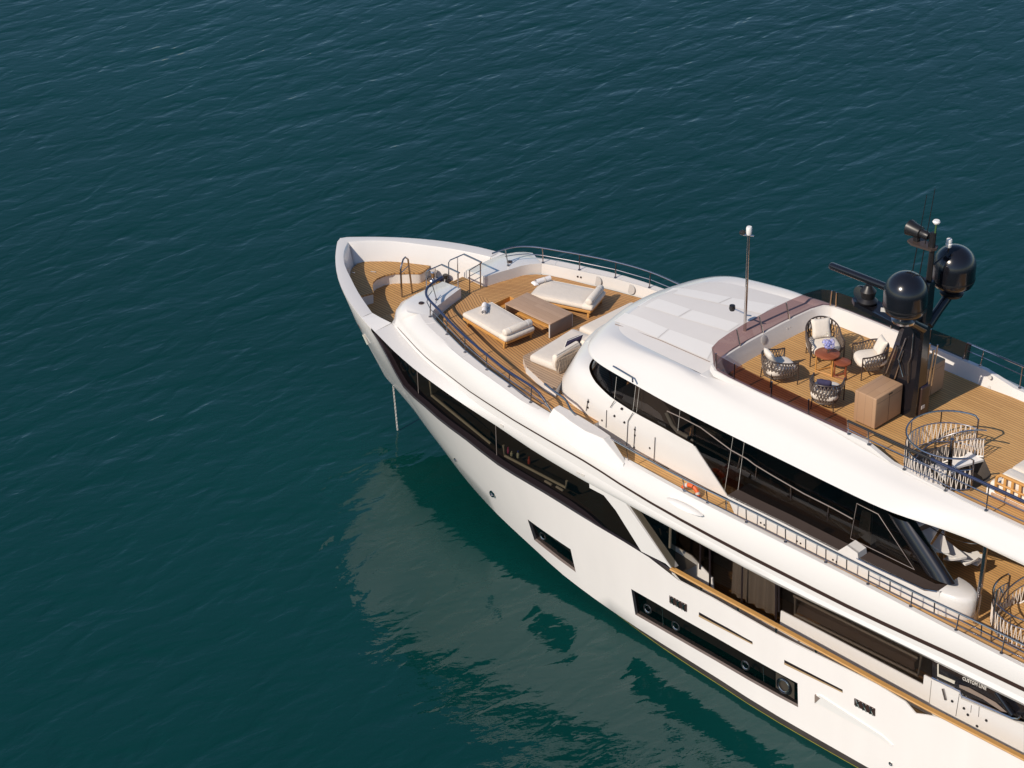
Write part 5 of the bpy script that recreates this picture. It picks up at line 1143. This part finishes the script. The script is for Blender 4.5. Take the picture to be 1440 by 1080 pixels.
for k in range(5): st_.tube([(0, 0, .01), (.02 * math.cos(k), .02 * math.sin(k), .14), (.05 * math.cos(k * 1.3), .05 * math.sin(k * 1.3), .2)], .004, 4)
part(st_, "stems", M["leaf"], fv)
fl_ = MB(); rng = random.Random(3)
for k in range(5):
    cx, cy, cz = .075 * math.cos(k * 1.26), .075 * math.sin(k * 1.26), .22 + (.05 if k % 2 else 0)
    for q in range(110):
        v = Vector((rng.gauss(0, 1), rng.gauss(0, 1), rng.gauss(0, 1))).normalized() * .085
        c = Vector((cx, cy, cz)) + v; t1 = v.orthogonal().normalized() * .017; t2 = v.cross(t1).normalized() * .017
        t1.rotate(Quaternion(v.normalized(), rng.random() * 6)); t2.rotate(Quaternion(v.normalized(), rng.random() * 6))
        fl_.add([c + t1, c + t2, c - t1, c - t2], [(0, 1, 2, 3)])
part(fl_, "petals", M["blueflower"], fv, smooth=0); fin(fv, (T1[0] + .0, T1[1] + .03, SZ_ + .523))
def make_cabinet(lab):
    o = thing("bar_cabinet", (0, 0, 0), lab, "cabinet", "oak bar cabinets beside the mast")
    part(MB().box((0, 0, .44), (.62, 1.0, .80), 0, .025), "cabinet_body", M["cabinet"], o, smooth=40)
    part(MB().box((-.02, 0, .025), (.5, .9, .05)), "cabinet_plinth", M["sill"], o)
    part(MB().box((.3122, 0, .43), (.004, .006, .72)), "door_gap", M["sill"], o)
    part(MB().box((.314, .03, .78), (.012, .13, .03)), "door_handle", M["blackm"], o)
    part(MB().box((.3122, 0, .70), (.003, .94, .004)), "door_gap", M["sill"], o)
    return o
cb = make_cabinet("oak bar cabinet with two doors on the camera side of the black mast"); cb2 = copy_tree(cb); cb2["label"] = "oak bar cabinet in shade beyond the black mast, partly hidden by pipes"
fin(cb, (19.36, -.79, SZ_ + .005)); fin(cb2, (19.36, .84, SZ_ + .005))
# sun pad with teak back, cut by the right edge of the picture
sp_o = thing("sun_pad", (0, 0, 0), "large cream sun pad with golden slatted wood back by the sun deck rail", "sun pad")
part(MB().box((24.2, -.85, 7.72), (2.2, 1.75, .2), 0, .03), "pad_base", M["gel2"], sp_o)
part(cushion(MB(), (24.22, -.42, 7.88), (2.16, .86, .17), bev=.05), "pad_cushion", M["cushion"], sp_o, smooth=60)
part(cushion(MB(), (24.22, -1.27, 7.88), (2.16, .80, .17), bev=.05), "pad_cushion", M["cushion2"], sp_o, smooth=60)
fr = MB(); yb = -1.72
loop = spline([(23.36, yb, 7.80), (23.34, yb, 8.12), (23.42, yb - .0, 8.24), (23.62, yb, 8.27), (25.2, yb, 8.27), (25.3, yb, 8.2), (25.3, yb, 7.80)], 6)
fr.tube(loop, .038, 8); fr.tube([(23.36, yb, 8.03), (25.3, yb, 8.03)], .026, 6); fr.tube([(23.36, yb, 7.80), (25.3, yb, 7.80)], .034, 6)
part(fr, "wood_frame", M["orange_wood"], sp_o)
for k in range(9): part(MB().box((23.56 + k * .2, yb + .005, 8.03), (.07, .03, .46), 0, .01), "slat", M["orange_wood"], sp_o)
part(cushion(MB(), (24.3, -1.56, 8.08), (1.8, .18, .34), bev=.06), "back_cushion", M["cushion2"], sp_o, smooth=60)
part(MB().box((24.3, -1.70, 7.68), (2.1, .12, .14), 0, .02), "wood_plinth", M["cabinet"], sp_o)

# ------------------------------------------------------------------ life rings, galley bottles, anchor chain
def ring_obj(name, lab, c, Rr, r, axis, m, cat, cover=False):
    o = thing(name, (0, 0, 0), lab, cat); q = Vector((0, 0, 1)).rotation_difference(Vector(axis)).to_matrix().to_4x4()
    pts = [q @ Vector((Rr * math.cos(a), Rr * math.sin(a), 0)) for a in np.linspace(0, 2 * math.pi, 33)[:-1]]
    part(MB().tube(pts, r, 10, closed=True), "ring", M[m], o, smooth=60)
    for a in (.6, 2.2, 3.8, 5.4):
        seg = [q @ Vector((Rr * math.cos(a + d), Rr * math.sin(a + d), 0)) for d in (-.12, 0, .12)]; part(MB().tube(seg, r + .006, 10), "ring_band", M["letter"], o)
    if cover: part(MB().lathe([(0, .03), (.24, .03), (.27, -.03), (0, -.04)], (0, 0, 0), 24, q), "cover", M["red"], o)
    return fin(o, c), q
p = PY(970, 693, -3.12); lo, q_ = ring_obj("lifebuoy", "bright orange lifebuoy standing on the side deck behind the rail", tuple(p + np.array([0, .0, -.06])), .24, .055, (0.1, -1, .25), "orange", "lifebuoy")
p = PY(1026, 674, -2.36); o, q_ = ring_obj("lifebuoy", "dark red covered lifebuoy behind the smoked saloon glass", tuple(p), .30, .09, (.1, -1, .1), "red", "lifebuoy", True)
for k, (px, py, m, h_, lab) in enumerate([(714.5, 637, "bottle_a", .17, "pink bottle at the forward end of the galley shelf"), (719.5, 641, "bottle_c", .13, "short pale bottle next to the pink one on the galley shelf"), (728.5, 643.5, "bottle_b", .2, "white bottle with blue cap on the galley shelf"), (744, 652, "bottle_d", .2, "red bottle at the aft end of the galley shelf")]):
    c = inband(px, py, .26); o = thing("galley_bottle", (0, 0, 0), lab, "bottle", "bottles behind the bow window")
    body = m if m != "bottle_b" else "bottle_c"
    part(MB().lathe([(0, 0), (.035, 0), (.038, .01), (.038, h_ * .6), (.018, h_ * .75), (.018, h_ * .8)], (0, 0, 0), 14), "bottle_body", M[body], o)
    part(MB().lathe([(.022, h_ * .78), (.022, h_), (0, h_)], (0, 0, 0), 12), "bottle_cap", M["bottle_b" if m == "bottle_b" else m], o); fin(o, c)
ch = thing("anchor_chain", (0, 0, 0), "galvanised anchor chain hanging from the bow into the water", "chain")
A = Vector(PY(553, 543, -.40)); B = Vector(PY(558.5, 600, -.44)); n = 24; B = A + (B - A) * 1.08
for k in range(n):
    c = A.lerp(B, (k + .5) / n); Lk = (B - A).length / n * .78; D = (B - A).normalized()
    X = Vector((1, 0, 0)) if k % 2 else Vector((0, 1, 0)); X = (X - D * X.dot(D)).normalized()
    pts = [c + D * (Lk * math.sin(a)) + X * (.022 * math.cos(a)) for a in np.linspace(0, 2 * math.pi, 13)[:-1]]
    part(MB().tube(pts, .008, 5, closed=True), "chain_link", M["letter"], ch)
